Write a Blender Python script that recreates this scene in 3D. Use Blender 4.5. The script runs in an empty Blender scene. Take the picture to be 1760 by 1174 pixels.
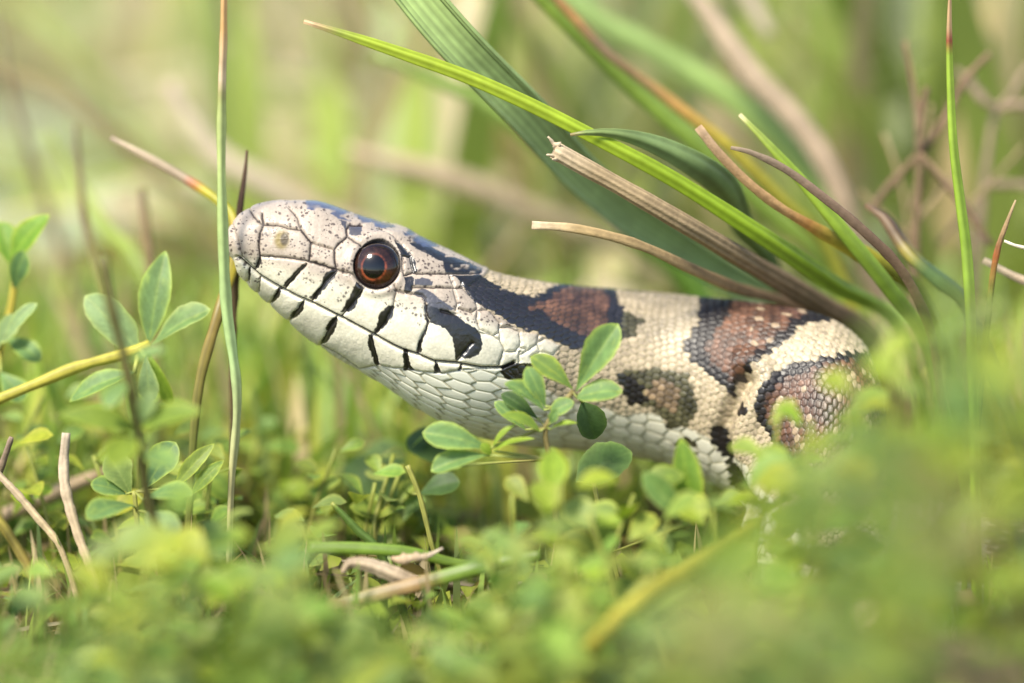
import bpy, math, random
import numpy as np
from mathutils import Vector, Matrix

# ------------------------------------------------------------------ camera, sky, sun, exposure
# One Blender unit is one centimetre: this is a macro scene about 9 cm wide.
random.seed(7)
rng = np.random.default_rng(7)
scene = bpy.context.scene
COL = scene.collection
scene.unit_settings.system = 'METRIC'
scene.unit_settings.scale_length = 0.01

PITCH = math.radians(10.0)
DIST = 35.0                       # lens to plane of focus
PX = 9.0 / 1760.0                 # size of one photograph pixel in the plane of focus
CENTRE = np.array([0.0, 0.0, 2.75])
RIGHT = np.array([1.0, 0.0, 0.0])
UPV = np.array([0.0, math.sin(PITCH), math.cos(PITCH)])
FWD = np.array([0.0, math.cos(PITCH), -math.sin(PITCH)])
CAM = CENTRE - FWD * DIST

cam_data = bpy.data.cameras.new('camera')
cam_data.sensor_width = 36.0
cam_data.lens = 36.0 * DIST / 9.0
cam_data.clip_start = 0.5
cam_data.clip_end = 20000.0
cam_data.dof.use_dof = True
cam_data.dof.focus_distance = DIST + 0.08
cam_data.dof.aperture_fstop = (cam_data.lens * 1e-3) / 1.5
cam = bpy.data.objects.new('camera', cam_data)
COL.objects.link(cam)
cam.location = Vector(CAM)
cam.rotation_euler = (math.pi / 2 - PITCH, 0, 0)
scene.camera = cam

SUN_ELEV = math.radians(52)
SUN_AZ = math.radians(-142)       # measured from +Y towards +X
world = bpy.data.worlds.new('World')
scene.world = world
world.use_nodes = True
wn = world.node_tree.nodes
sky = wn.new('ShaderNodeTexSky')
sky.sky_type = 'NISHITA'
sky.sun_disc = False
sky.sun_elevation = SUN_ELEV
sky.sun_rotation = SUN_AZ   # same direction as the lamp
sky.air_density = 1.0
sky.dust_density = 1.0
wn['Background'].inputs['Strength'].default_value = 0.12
world.node_tree.links.new(sky.outputs[0], wn['Background'].inputs['Color'])

sun_data = bpy.data.lights.new('sun', 'SUN')
sun_data.energy = 3.4
sun_data.angle = math.radians(14)
sun_data.color = (1.0, 0.93, 0.79)
sun = bpy.data.objects.new('sun', sun_data)
COL.objects.link(sun)
sd = Vector((math.sin(SUN_AZ) * math.cos(SUN_ELEV), math.cos(SUN_AZ) * math.cos(SUN_ELEV), math.sin(SUN_ELEV)))
sun.rotation_euler = sd.to_track_quat('Z', 'Y').to_euler()
sun.location = sd * 200

vs = scene.view_settings
vs.view_transform = 'Standard'
vs.look = 'None'
vs.gamma = 1.0
vs.use_curve_mapping = False
vs.exposure = 0.9
scene.cycles.use_denoising = True
scene.cycles.max_bounces = 8

# ------------------------------------------------------------------ helpers
def at(px, py, d=0.0):
    """photograph pixel and depth behind the plane of focus (cm) -> point in the place"""
    s = (DIST + d) / DIST * PX
    return CAM + FWD * (DIST + d) + RIGHT * ((px - 880.0) * s) - UPV * ((py - 587.0) * s)

def atv(px, py, d):
    px, py, d = (np.asarray(a, float) for a in (px, py, d))
    s = (DIST + d) / DIST * PX
    return CAM + FWD * (DIST + d)[..., None] + RIGHT * ((px - 880.0) * s)[..., None] - UPV * ((py - 587.0) * s)[..., None]

def to_px(P):
    q = P - CAM
    dep = q @ FWD
    s = dep / DIST * PX
    return 880.0 + (q @ RIGHT) / s, 587.0 - (q @ UPV) / s, dep - DIST

def lin(c):
    c = np.asarray(c, float) / 255.0
    return np.where(c <= 0.04045, c / 12.92, ((c + 0.055) / 1.055) ** 2.4)

def _hash(i, j, k, seed):
    n = (i * 374761393 + j * 668265263 + k * 2147483647 + seed * 974634777) & 0xFFFFFFFF
    n = ((n ^ (n >> 13)) * 1274126177) & 0xFFFFFFFF
    n = (n ^ (n >> 16)) & 0xFFFFFFFF
    return n.astype(np.float64) / 4294967295.0

def vnoise(x, y, z=0.0, seed=0):
    x, y, z = np.broadcast_arrays(np.asarray(x, float), np.asarray(y, float), np.asarray(z, float))
    xi, yi, zi = (np.floor(a).astype(np.int64) for a in (x, y, z))
    fx, fy, fz = x - xi, y - yi, z - zi
    fx, fy, fz = (f * f * (3 - 2 * f) for f in (fx, fy, fz))
    r = 0.0
    for a in (0, 1):
        for b in (0, 1):
            for c in (0, 1):
                r = r + _hash(xi + a, yi + b, zi + c, seed) * (fx if a else 1 - fx) * (fy if b else 1 - fy) * (fz if c else 1 - fz)
    return r

def smooth01(x, a, b):
    t = np.clip((x - a) / (b - a), 0, 1)
    return t * t * (3 - 2 * t)

def catmull(t, T, V):
    """smooth interpolation of control values V at knots T (chord length Hermite)"""
    T = np.asarray(T, float); V = np.asarray(V, float)
    if V.ndim == 1:
        V = V[:, None]; flat = True
    else:
        flat = False
    m = np.zeros_like(V)
    m[1:-1] = (V[2:] - V[:-2]) / (T[2:] - T[:-2])[:, None]
    m[0] = (V[1] - V[0]) / (T[1] - T[0]); m[-1] = (V[-1] - V[-2]) / (T[-1] - T[-2])
    i = np.clip(np.searchsorted(T, t, side='right') - 1, 0, len(T) - 2)
    h = T[i + 1] - T[i]
    u = ((t - T[i]) / h)[:, None]; h = h[:, None]
    r = ((2 * u**3 - 3 * u**2 + 1) * V[i] + (u**3 - 2 * u**2 + u) * h * m[i] + (-2 * u**3 + 3 * u**2) * V[i + 1] + (u**3 - u**2) * h * m[i + 1])
    return r[:, 0] if flat else r

def make_mesh(name, V, F, C=None, mat=None):
    """V (n,3), F (m,4) or (m,3) int array or a list of both, C (n,3) linear colour"""
    me = bpy.data.meshes.new(name)
    Fs = F if isinstance(F, list) else [F]
    V = np.asarray(V, np.float32)
    loops = np.concatenate([f.ravel() for f in Fs]).astype(np.int32)
    tot = np.concatenate([np.full(len(f), f.shape[1]) for f in Fs]).astype(np.int32)
    start = np.concatenate([[0], np.cumsum(tot)[:-1]]).astype(np.int32)
    me.vertices.add(len(V)); me.vertices.foreach_set('co', V.ravel())
    me.loops.add(len(loops)); me.loops.foreach_set('vertex_index', loops)
    me.polygons.add(len(tot)); me.polygons.foreach_set('loop_start', start); me.polygons.foreach_set('loop_total', tot)
    me.polygons.foreach_set('use_smooth', np.ones(len(tot), bool))
    me.update(calc_edges=True)
    if C is not None:
        a = me.attributes.new('Col', 'FLOAT_COLOR', 'POINT')
        c4 = np.ones((len(V), 4), np.float32); c4[:, :C.shape[1]] = C
        a.data.foreach_set('color', c4.ravel())
    if mat: me.materials.append(mat)
    return me

def link(name, me, parent=None):
    o = bpy.data.objects.new(name, me)
    COL.objects.link(o)
    if parent is not None: o.parent = parent
    return o

def tag(o, label=None, cat=None, group=None, kind=None):
    if label: o['label'] = label
    if cat: o['category'] = cat
    if group: o['group'] = group
    if kind: o['kind'] = kind
    return o

def empty(name, loc):
    o = bpy.data.objects.new(name, None)
    o.empty_display_size = 0.2
    COL.objects.link(o)
    o.location = Vector(loc)
    return o

def grid_faces(n, m, wrap=True, off=0):
    """n rings of m vertices"""
    i = np.arange(n - 1)[:, None]; j = np.arange(m if wrap else m - 1)[None, :]
    j2 = (j + 1) % m
    return (off + np.stack([i * m + j, i * m + j2, (i + 1) * m + j2, (i + 1) * m + j], -1)).reshape(-1, 4)

# ------------------------------------------------------------------ materials
def new_mat(name):
    m = bpy.data.materials.new(name); m.use_nodes = True
    nt = m.node_tree
    return m, nt, nt.nodes['Principled BSDF'], nt.nodes['Material Output']

def col_mat(name, rough=0.5, spec=0.5, transl=0.0, nscale=6.0, namt=0.25, bump=0.0, bscale=30.0, coat=0.0, vary=0.0, stretch=None):
    m, nt, b, out = new_mat(name)
    N, L = nt.nodes, nt.links
    at_ = N.new('ShaderNodeAttribute'); at_.attribute_name = 'Col'
    tc = N.new('ShaderNodeTexCoord')
    src = tc.outputs['Object']
    nz = N.new('ShaderNodeTexNoise'); nz.inputs['Scale'].default_value = nscale; nz.inputs['Detail'].default_value = 4
    L.new(src, nz.inputs['Vector'])
    mr = N.new('ShaderNodeMapRange'); mr.inputs[1].default_value = 0.25; mr.inputs[2].default_value = 0.75
    mr.inputs[3].default_value = 1 - namt; mr.inputs[4].default_value = 1 + namt
    L.new(nz.outputs['Fac'], mr.inputs[0])
    mul = N.new('ShaderNodeVectorMath'); mul.operation = 'SCALE'
    L.new(at_.outputs['Color'], mul.inputs[0]); L.new(mr.outputs[0], mul.inputs['Scale'])
    c = mul.outputs[0]
    if vary:
        oi = N.new('ShaderNodeObjectInfo')
        hs = N.new('ShaderNodeHueSaturation')
        m1 = N.new('ShaderNodeMapRange'); m1.inputs[3].default_value = 0.5 - vary * 0.12; m1.inputs[4].default_value = 0.5 + vary * 0.10
        L.new(oi.outputs['Random'], m1.inputs[0]); L.new(m1.outputs[0], hs.inputs['Hue'])
        m2 = N.new('ShaderNodeMapRange'); m2.inputs[3].default_value = 1 - vary * 0.7; m2.inputs[4].default_value = 1 + vary * 0.6
        f = N.new('ShaderNodeMath'); f.operation = 'MULTIPLY'; f.inputs[1].default_value = 7.31
        g = N.new('ShaderNodeMath'); g.operation = 'FRACT'
        L.new(oi.outputs['Random'], f.inputs[0]); L.new(f.outputs[0], g.inputs[0]); L.new(g.outputs[0], m2.inputs[0])
        L.new(m2.outputs[0], hs.inputs['Value']); L.new(c, hs.inputs['Color']); c = hs.outputs[0]
    L.new(c, b.inputs['Base Color'])
    b.inputs['Roughness'].default_value = rough
    b.inputs['Specular IOR Level'].default_value = spec
    if coat:
        b.inputs['Coat Weight'].default_value = coat; b.inputs['Coat Roughness'].default_value = 0.2
    if bump:
        bn = N.new('ShaderNodeTexNoise'); bn.inputs['Scale'].default_value = bscale; bn.inputs['Detail'].default_value = 3
        L.new(src, bn.inputs['Vector'])
        bp = N.new('ShaderNodeBump'); bp.inputs['Strength'].default_value = bump; bp.inputs['Distance'].default_value = 0.02
        L.new(bn.outputs['Fac'], bp.inputs['Height']); L.new(bp.outputs[0], b.inputs['Normal'])
    if transl:
        tr = N.new('ShaderNodeBsdfTranslucent')
        tm = N.new('ShaderNodeVectorMath'); tm.operation = 'MULTIPLY'; tm.inputs[1].default_value = (1.15, 1.12, 0.72)
        L.new(c, tm.inputs[0]); L.new(tm.outputs[0], tr.inputs['Color'])
        mx = N.new('ShaderNodeMixShader'); mx.inputs[0].default_value = transl
        L.new(b.outputs[0], mx.inputs[1]); L.new(tr.outputs[0], mx.inputs[2]); L.new(mx.outputs[0], out.inputs['Surface'])
    return m

M_skin = col_mat('snake_skin', rough=0.46, spec=0.5, nscale=9, namt=0.05, bump=0.08, bscale=60, coat=0.22)
_n = M_skin.node_tree.nodes; _l = M_skin.node_tree.links
_at = next(n for n in _n if n.type == 'ATTRIBUTE')
_mr = _n.new('ShaderNodeMapRange'); _mr.inputs[3].default_value = 0.12; _mr.inputs[4].default_value = 1.0
_l.new(_at.outputs['Alpha'], _mr.inputs[0]); _l.new(_mr.outputs[0], _n['Principled BSDF'].inputs['Coat Weight'])
_n['Principled BSDF'].inputs['Coat Roughness'].default_value = 0.28
_n['Principled BSDF'].inputs['Coat IOR'].default_value = 1.6
M_eye = col_mat('snake_eye', rough=0.2, spec=0.15, nscale=25, namt=0.25, coat=1.0)
M_eye.node_tree.nodes['Principled BSDF'].inputs['Coat Roughness'].default_value = 0.05
M_leaf = col_mat('leaf', rough=0.5, spec=0.35, transl=0.32, nscale=14, namt=0.16, bump=0.25, bscale=40)
M_leafv = col_mat('leaf_varied', rough=0.5, spec=0.35, transl=0.35, nscale=5, namt=0.15, vary=0.24)
M_blade = col_mat('grass_blade', rough=0.42, spec=0.4, transl=0.16, nscale=10, namt=0.12)
M_straw = col_mat('dry_straw', rough=0.75, spec=0.25, transl=0.06, nscale=16, namt=0.22, bump=0.3, bscale=45)
M_stem = col_mat('stem', rough=0.5, spec=0.35, transl=0.05, nscale=12, namt=0.18)
M_turf = col_mat('turf', rough=0.6, spec=0.25, transl=0.35, nscale=0.6, namt=0.15)

# ------------------------------------------------------------------ ground
def build_ground():
    m, nt, b, out = new_mat('soil')
    N, L = nt.nodes, nt.links
    tc = N.new('ShaderNodeTexCoord')
    n1 = N.new('ShaderNodeTexNoise'); n1.inputs['Scale'].default_value = 0.22; n1.inputs['Detail'].default_value = 8
    L.new(tc.outputs['Object'], n1.inputs['Vector'])
    r1 = N.new('ShaderNodeValToRGB')
    e = r1.color_ramp.elements
    e[0].position = 0.3; e[0].color = (*lin((78, 63, 45)), 1)
    e[1].position = 0.72; e[1].color = (*lin((178, 158, 124)), 1)
    e2 = r1.color_ramp.elements.new(0.5); e2.color = (*lin((120, 106, 72)), 1)
    L.new(n1.outputs['Fac'], r1.inputs[0])
    n2 = N.new('ShaderNodeTexNoise'); n2.inputs['Scale'].default_value = 5; n2.inputs['Detail'].default_value = 6
    L.new(tc.outputs['Object'], n2.inputs['Vector'])
    mr = N.new('ShaderNodeMapRange'); mr.inputs[3].default_value = 0.55; mr.inputs[4].default_value = 1.35
    L.new(n2.outputs['Fac'], mr.inputs[0])
    mu = N.new('ShaderNodeVectorMath'); mu.operation = 'SCALE'
    L.new(r1.outputs[0], mu.inputs[0]); L.new(mr.outputs[0], mu.inputs['Scale'])
    L.new(mu.outputs[0], b.inputs['Base Color'])
    b.inputs['Roughness'].default_value = 0.95
    bp = N.new('ShaderNodeBump'); bp.inputs['Strength'].default_value = 0.8; bp.inputs['Distance'].default_value = 0.3
    L.new(n2.outputs['Fac'], bp.inputs['Height']); L.new(bp.outputs[0], b.inputs['Normal'])
    # graded sheet: fine near the snake, coarse towards the horizon
    k = np.concatenate([-np.geomspace(6000, 40, 16)[:-1], np.linspace(-40, 40, 161), np.geomspace(40, 6000, 16)[1:]])
    X, Y = np.meshgrid(k, k, indexing='ij')
    Z = (vnoise(X / 3, Y / 3, 0, 5) - 0.5) * 0.7 + (vnoise(X / 0.9, Y / 0.9, 0, 6) - 0.5) * 0.25
    near = np.exp(-((X / 14) ** 2 + ((Y - 0) / 9) ** 2))
    Z = Z * (1 - 0.6 * near) - 0.12
    V = np.stack([X, Y, Z], -1).reshape(-1, 3)
    n = len(k)
    me = make_mesh('ground', V, grid_faces(n, n, wrap=False)[:, ::-1], None, m)
    o = link('ground', me); tag(o, kind='structure')
build_ground()

# ------------------------------------------------------------------ the snake
def zc(region, pts):
    """enlargement coordinates (4.889x views a, b, c and 3.259x views d, e) -> photograph pixels"""
    ox, oy, k = {'a': (380, 320, 4.889), 'b': (520, 400, 4.889), 'c': (700, 440, 4.889), 'd': (960, 460, 3.259), 'e': (1000, 620, 3.259), 'p': (0, 0, 1)}[region]
    return np.array([(ox + x / k, oy + y / k) for x, y in pts], float)

#        upper outline   lower outline  axis depth  half width
RIBS = [((394.5, 413), (394.5, 419), 0.34, 0.04),
        ((396, 397), (398, 433), 0.34, 0.16),
        ((404, 384), (407, 447), 0.36, 0.23),
        ((418, 370), (415, 468), 0.38, 0.29),
        ((440, 357), (430, 486), 0.41, 0.335),
        ((470, 351), (449, 504), 0.44, 0.38),
        ((510, 350), (478, 529), 0.47, 0.43),
        ((550, 353), (513, 561), 0.505, 0.485),
        ((600, 370), (556, 594), 0.54, 0.53),
        ((650, 386), (606, 626), 0.565, 0.57),
        ((710, 408), (662, 660), 0.61, 0.62),
        ((780, 440), (727, 704), 0.665, 0.66),
        ((850, 470), (800, 740), 0.77, 0.67),
        ((930, 486), (885, 762), 0.97, 0.65),
        ((1000, 494), (970, 770), 1.18, 0.63),
        ((1060, 499), (1045, 777), 1.33, 0.64),
        ((1130, 505), (1108, 788), 1.40, 0.66),
        ((1195, 511), (1162, 802), 1.36, 0.68),
        ((1262, 517), (1208, 822), 1.26, 0.69),
        ((1330, 526), (1245, 840), 1.13, 0.70),
        ((1405, 541), (1268, 856), 1.00, 0.70),
        ((1455, 566), (1280, 872), 0.90, 0.70),
        ((1490, 602), (1288, 890), 0.82, 0.70),
        ((1512, 665), (1294, 915), 0.76, 0.70),
        ((1528, 760), (1302, 965), 0.78, 0.71),
        ((1575, 835), (1345, 1040), 0.90, 0.72),
        ((1660, 880), (1470, 1110), 1.2, 0.72),
        ((1790, 895), (1670, 1150), 1.9, 0.72),
        ((1960, 890), (1900, 1150), 3.2, 0.71),
        ((2090, 870), (2090, 1120), 5.0, 0.66)]
EYE_PX = np.array([647.5, 457.5]); EYE_R = 40.0

def seg_dist(P, A, B):
    d = B - A; L2 = (d * d).sum() + 1e-9
    t = np.clip(((P - A) @ d) / L2, 0, 1)
    q = P - (A + t[:, None] * d)
    return np.sqrt((q * q).sum(1))

def poly_sdf(P, poly, pad=12.0):
    """signed distance in px, negative inside; far points get +pad"""
    out = np.full(len(P), pad)
    lo, hi = poly.min(0) - pad, poly.max(0) + pad
    sel = np.where(((P > lo) & (P < hi)).all(1))[0]
    if not len(sel): return out
    Q = P[sel]; d = np.full(len(Q), 1e9); inside = np.zeros(len(Q), bool)
    n = len(poly)
    for i in range(n):
        A, B = poly[i], poly[(i + 1) % n]
        d = np.minimum(d, seg_dist(Q, A, B))
        c = (A[1] > Q[:, 1]) != (B[1] > Q[:, 1])
        xi = (B[0] - A[0]) * (Q[:, 1] - A[1]) / (B[1] - A[1] + 1e-12) + A[0]
        inside ^= c & (Q[:, 0] < xi)
    out[sel] = np.where(inside, -d, d)
    return out

def line_dist(P, pl, pad=14.0):
    out = np.full(len(P), 99.0)
    lo, hi = pl.min(0) - pad, pl.max(0) + pad
    sel = np.where(((P > lo) & (P < hi)).all(1))[0]
    if not len(sel): return out
    Q = P[sel]; d = np.full(len(Q), 1e9)
    for A, B in zip(pl[:-1], pl[1:]):
        d = np.minimum(d, seg_dist(Q, A, B))
    out[sel] = d
    return out

# seams between the head plates: (points, darkness 0..1, half width px)
SEAMS = [
    ('a', [(345, 235), (358, 330), (330, 400), (318, 520), (332, 590), (290, 690)], 0.95, 1.5),
    ('a', [(240, 205), (290, 280), (355, 335)], 0.8, 1.2),
    ('a', [(110, 340), (140, 430), (185, 590), (290, 690)], 0.5, 1.2),
    ('a', [(355, 335), (480, 335), (570, 365), (665, 375)], 0.75, 1.1),
    ('a', [(575, 200), (640, 275), (668, 370)], 0.75, 1.2),
    ('a', [(330, 585), (540, 600), (745, 632)], 0.85, 1.2),
    ('a', [(668, 370), (715, 430), (755, 480), (742, 632)], 0.95, 1.5),
    ('a', [(755, 480), (850, 510), (950, 540)], 0.6, 1.0),
    ('a', [(950, 540), (955, 640), (970, 705)], 0.95, 1.6),
    ('a', [(742, 632), (850, 665), (970, 705)], 0.95, 1.7),
    ('a', [(950, 537), (1000, 480), (1060, 435)], 0.95, 1.5),
    ('a', [(1060, 435), (1050, 380), (1072, 340), (1180, 345)], 0.95, 1.4),
    ('a', [(1060, 435), (1110, 470), (1175, 520)], 0.85, 1.2),
    ('a', [(970, 705), (1080, 735), (1110, 745), (1200, 860)], 0.7, 1.1),
    ('a', [(720, 655), (640, 740), (540, 850)], 0.95, 1.4),
    ('a', [(972, 715), (880, 800), (770, 955)], 0.95, 1.4),
    ('a', [(1200, 860), (1130, 960), (1020, 1085)], 0.9, 1.3),
    # mouth line
    ('a', [(150, 590), (250, 680), (330, 745), (430, 805), (520, 857), (650, 925), (770, 975), (900, 1040), (1030, 1105)], 0.8, 1.3),
    ('b', [(340, 710), (450, 770), (600, 850), (760, 940), (850, 980), (960, 1015), (1100, 1075), (1290, 1090), (1500, 1130), (1680, 1130), (1770, 1085)], 0.8, 1.3),
    # lower lip seams
    ('a', [(245, 680), (235, 790)], 0.7, 1.2), ('a', [(335, 740), (325, 880)], 0.6, 1.2),
    ('a', [(500, 850), (425, 970)], 0.9, 1.2), ('a', [(695, 960), (585, 1115)], 0.9, 1.2),
    ('b', [(292, 700), (230, 790), (160, 930)], 0.9, 1.2), ('b', [(580, 850), (600, 950), (645, 1105)], 0.9, 1.2),
    ('b', [(868, 980), (880, 1060), (890, 1140)], 0.9, 1.2), ('b', [(1110, 1080), (1145, 1160)], 0.9, 1.2), ('b', [(1335, 1110), (1320, 1160)], 0.8, 1.2),
    ('b', [(165, 935), (330, 1030), (490, 1140), (640, 1105), (750, 1130), (890, 1140), (1000, 1165), (1180, 1180), (1330, 1150), (1550, 1140)], 0.65, 1.1),
    # upper lip seams behind the eye
    ('b', [(785, 500), (760, 620), (690, 760), (600, 850)], 0.85, 1.2),
    ('b', [(1030, 560), (1035, 680), (1060, 760), (1000, 880), (965, 1010)], 0.9, 1.2),
    ('b', [(1420, 930), (1290, 1085)], 0.35, 0.9),
    ('b', [(1480, 840), (1590, 862), (1655, 905), (1690, 980), (1640, 1100)], 0.55, 1.1),
    # plates behind the eye
    ('b', [(780, 490), (900, 515), (1000, 530), (1030, 560)], 0.6, 1.0),
    ('b', [(832, 215), (900, 215), (928, 340), (850, 370), (832, 300), (832, 215)], 0.95, 1.4),
    ('b', [(770, 450), (800, 500), (860, 515)], 0.7, 1.1),
    ('b', [(925, 345), (960, 352), (1180, 352), (1480, 350)], 0.95, 1.4),
    ('b', [(925, 465), (1100, 468), (1340, 472)], 0.85, 1.2),
    ('b', [(1230, 355), (1245, 400), (1272, 470)], 0.4, 0.9), ('b', [(1330, 430), (1345, 472)], 0.6, 1.0),
    ('b', [(1262, 478), (1300, 600), (1285, 652)], 0.4, 0.9),
    ('b', [(1345, 480), (1450, 575), (1468, 640), (1420, 675), (1310, 642)], 0.5, 1.0),
    ('b', [(1450, 560), (1545, 600), (1562, 652), (1478, 655)], 0.4, 1.0),
    ('b', [(1562, 652), (1652, 760), (1645, 840), (1600, 865), (1488, 815), (1458, 730), (1468, 655)], 0.5, 1.0),
    ('b', [(1160, 660), (1285, 690)], 0.5, 1.0),
    ('c', [(700, 485), (800, 515), (905, 600), (770, 605)], 0.4, 1.0),
    ('c', [(770, 605), (840, 598), (935, 640), (945, 740), (900, 805), (820, 805), (778, 720), (770, 640)], 0.5, 1.0),
    ('c', [(945, 610), (1010, 600), (1095, 660), (1085, 740), (1010, 795), (948, 765)], 0.45, 1.0),
    ('c', [(800, 810), (760, 935)], 0.5, 1.0), ('c', [(935, 805), (935, 890)], 0.4, 1.0),
    ('c', [(1085, 740), (1150, 690), (1240, 705), (1285, 760), (1220, 835), (1110, 800), (1085, 740)], 0.35, 1.0),
    ('c', [(1010, 795), (940, 830)], 0.3, 1.0), ('c', [(1110, 800), (1040, 850)], 0.3, 1.0),
    ('b', [(640, 0), (740, 60), (830, 112), (905, 190)], 0.35, 1.0),
]
BLK, GRY, OLV, BRN, BEI = 0, 1, 2, 3, 4
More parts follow.
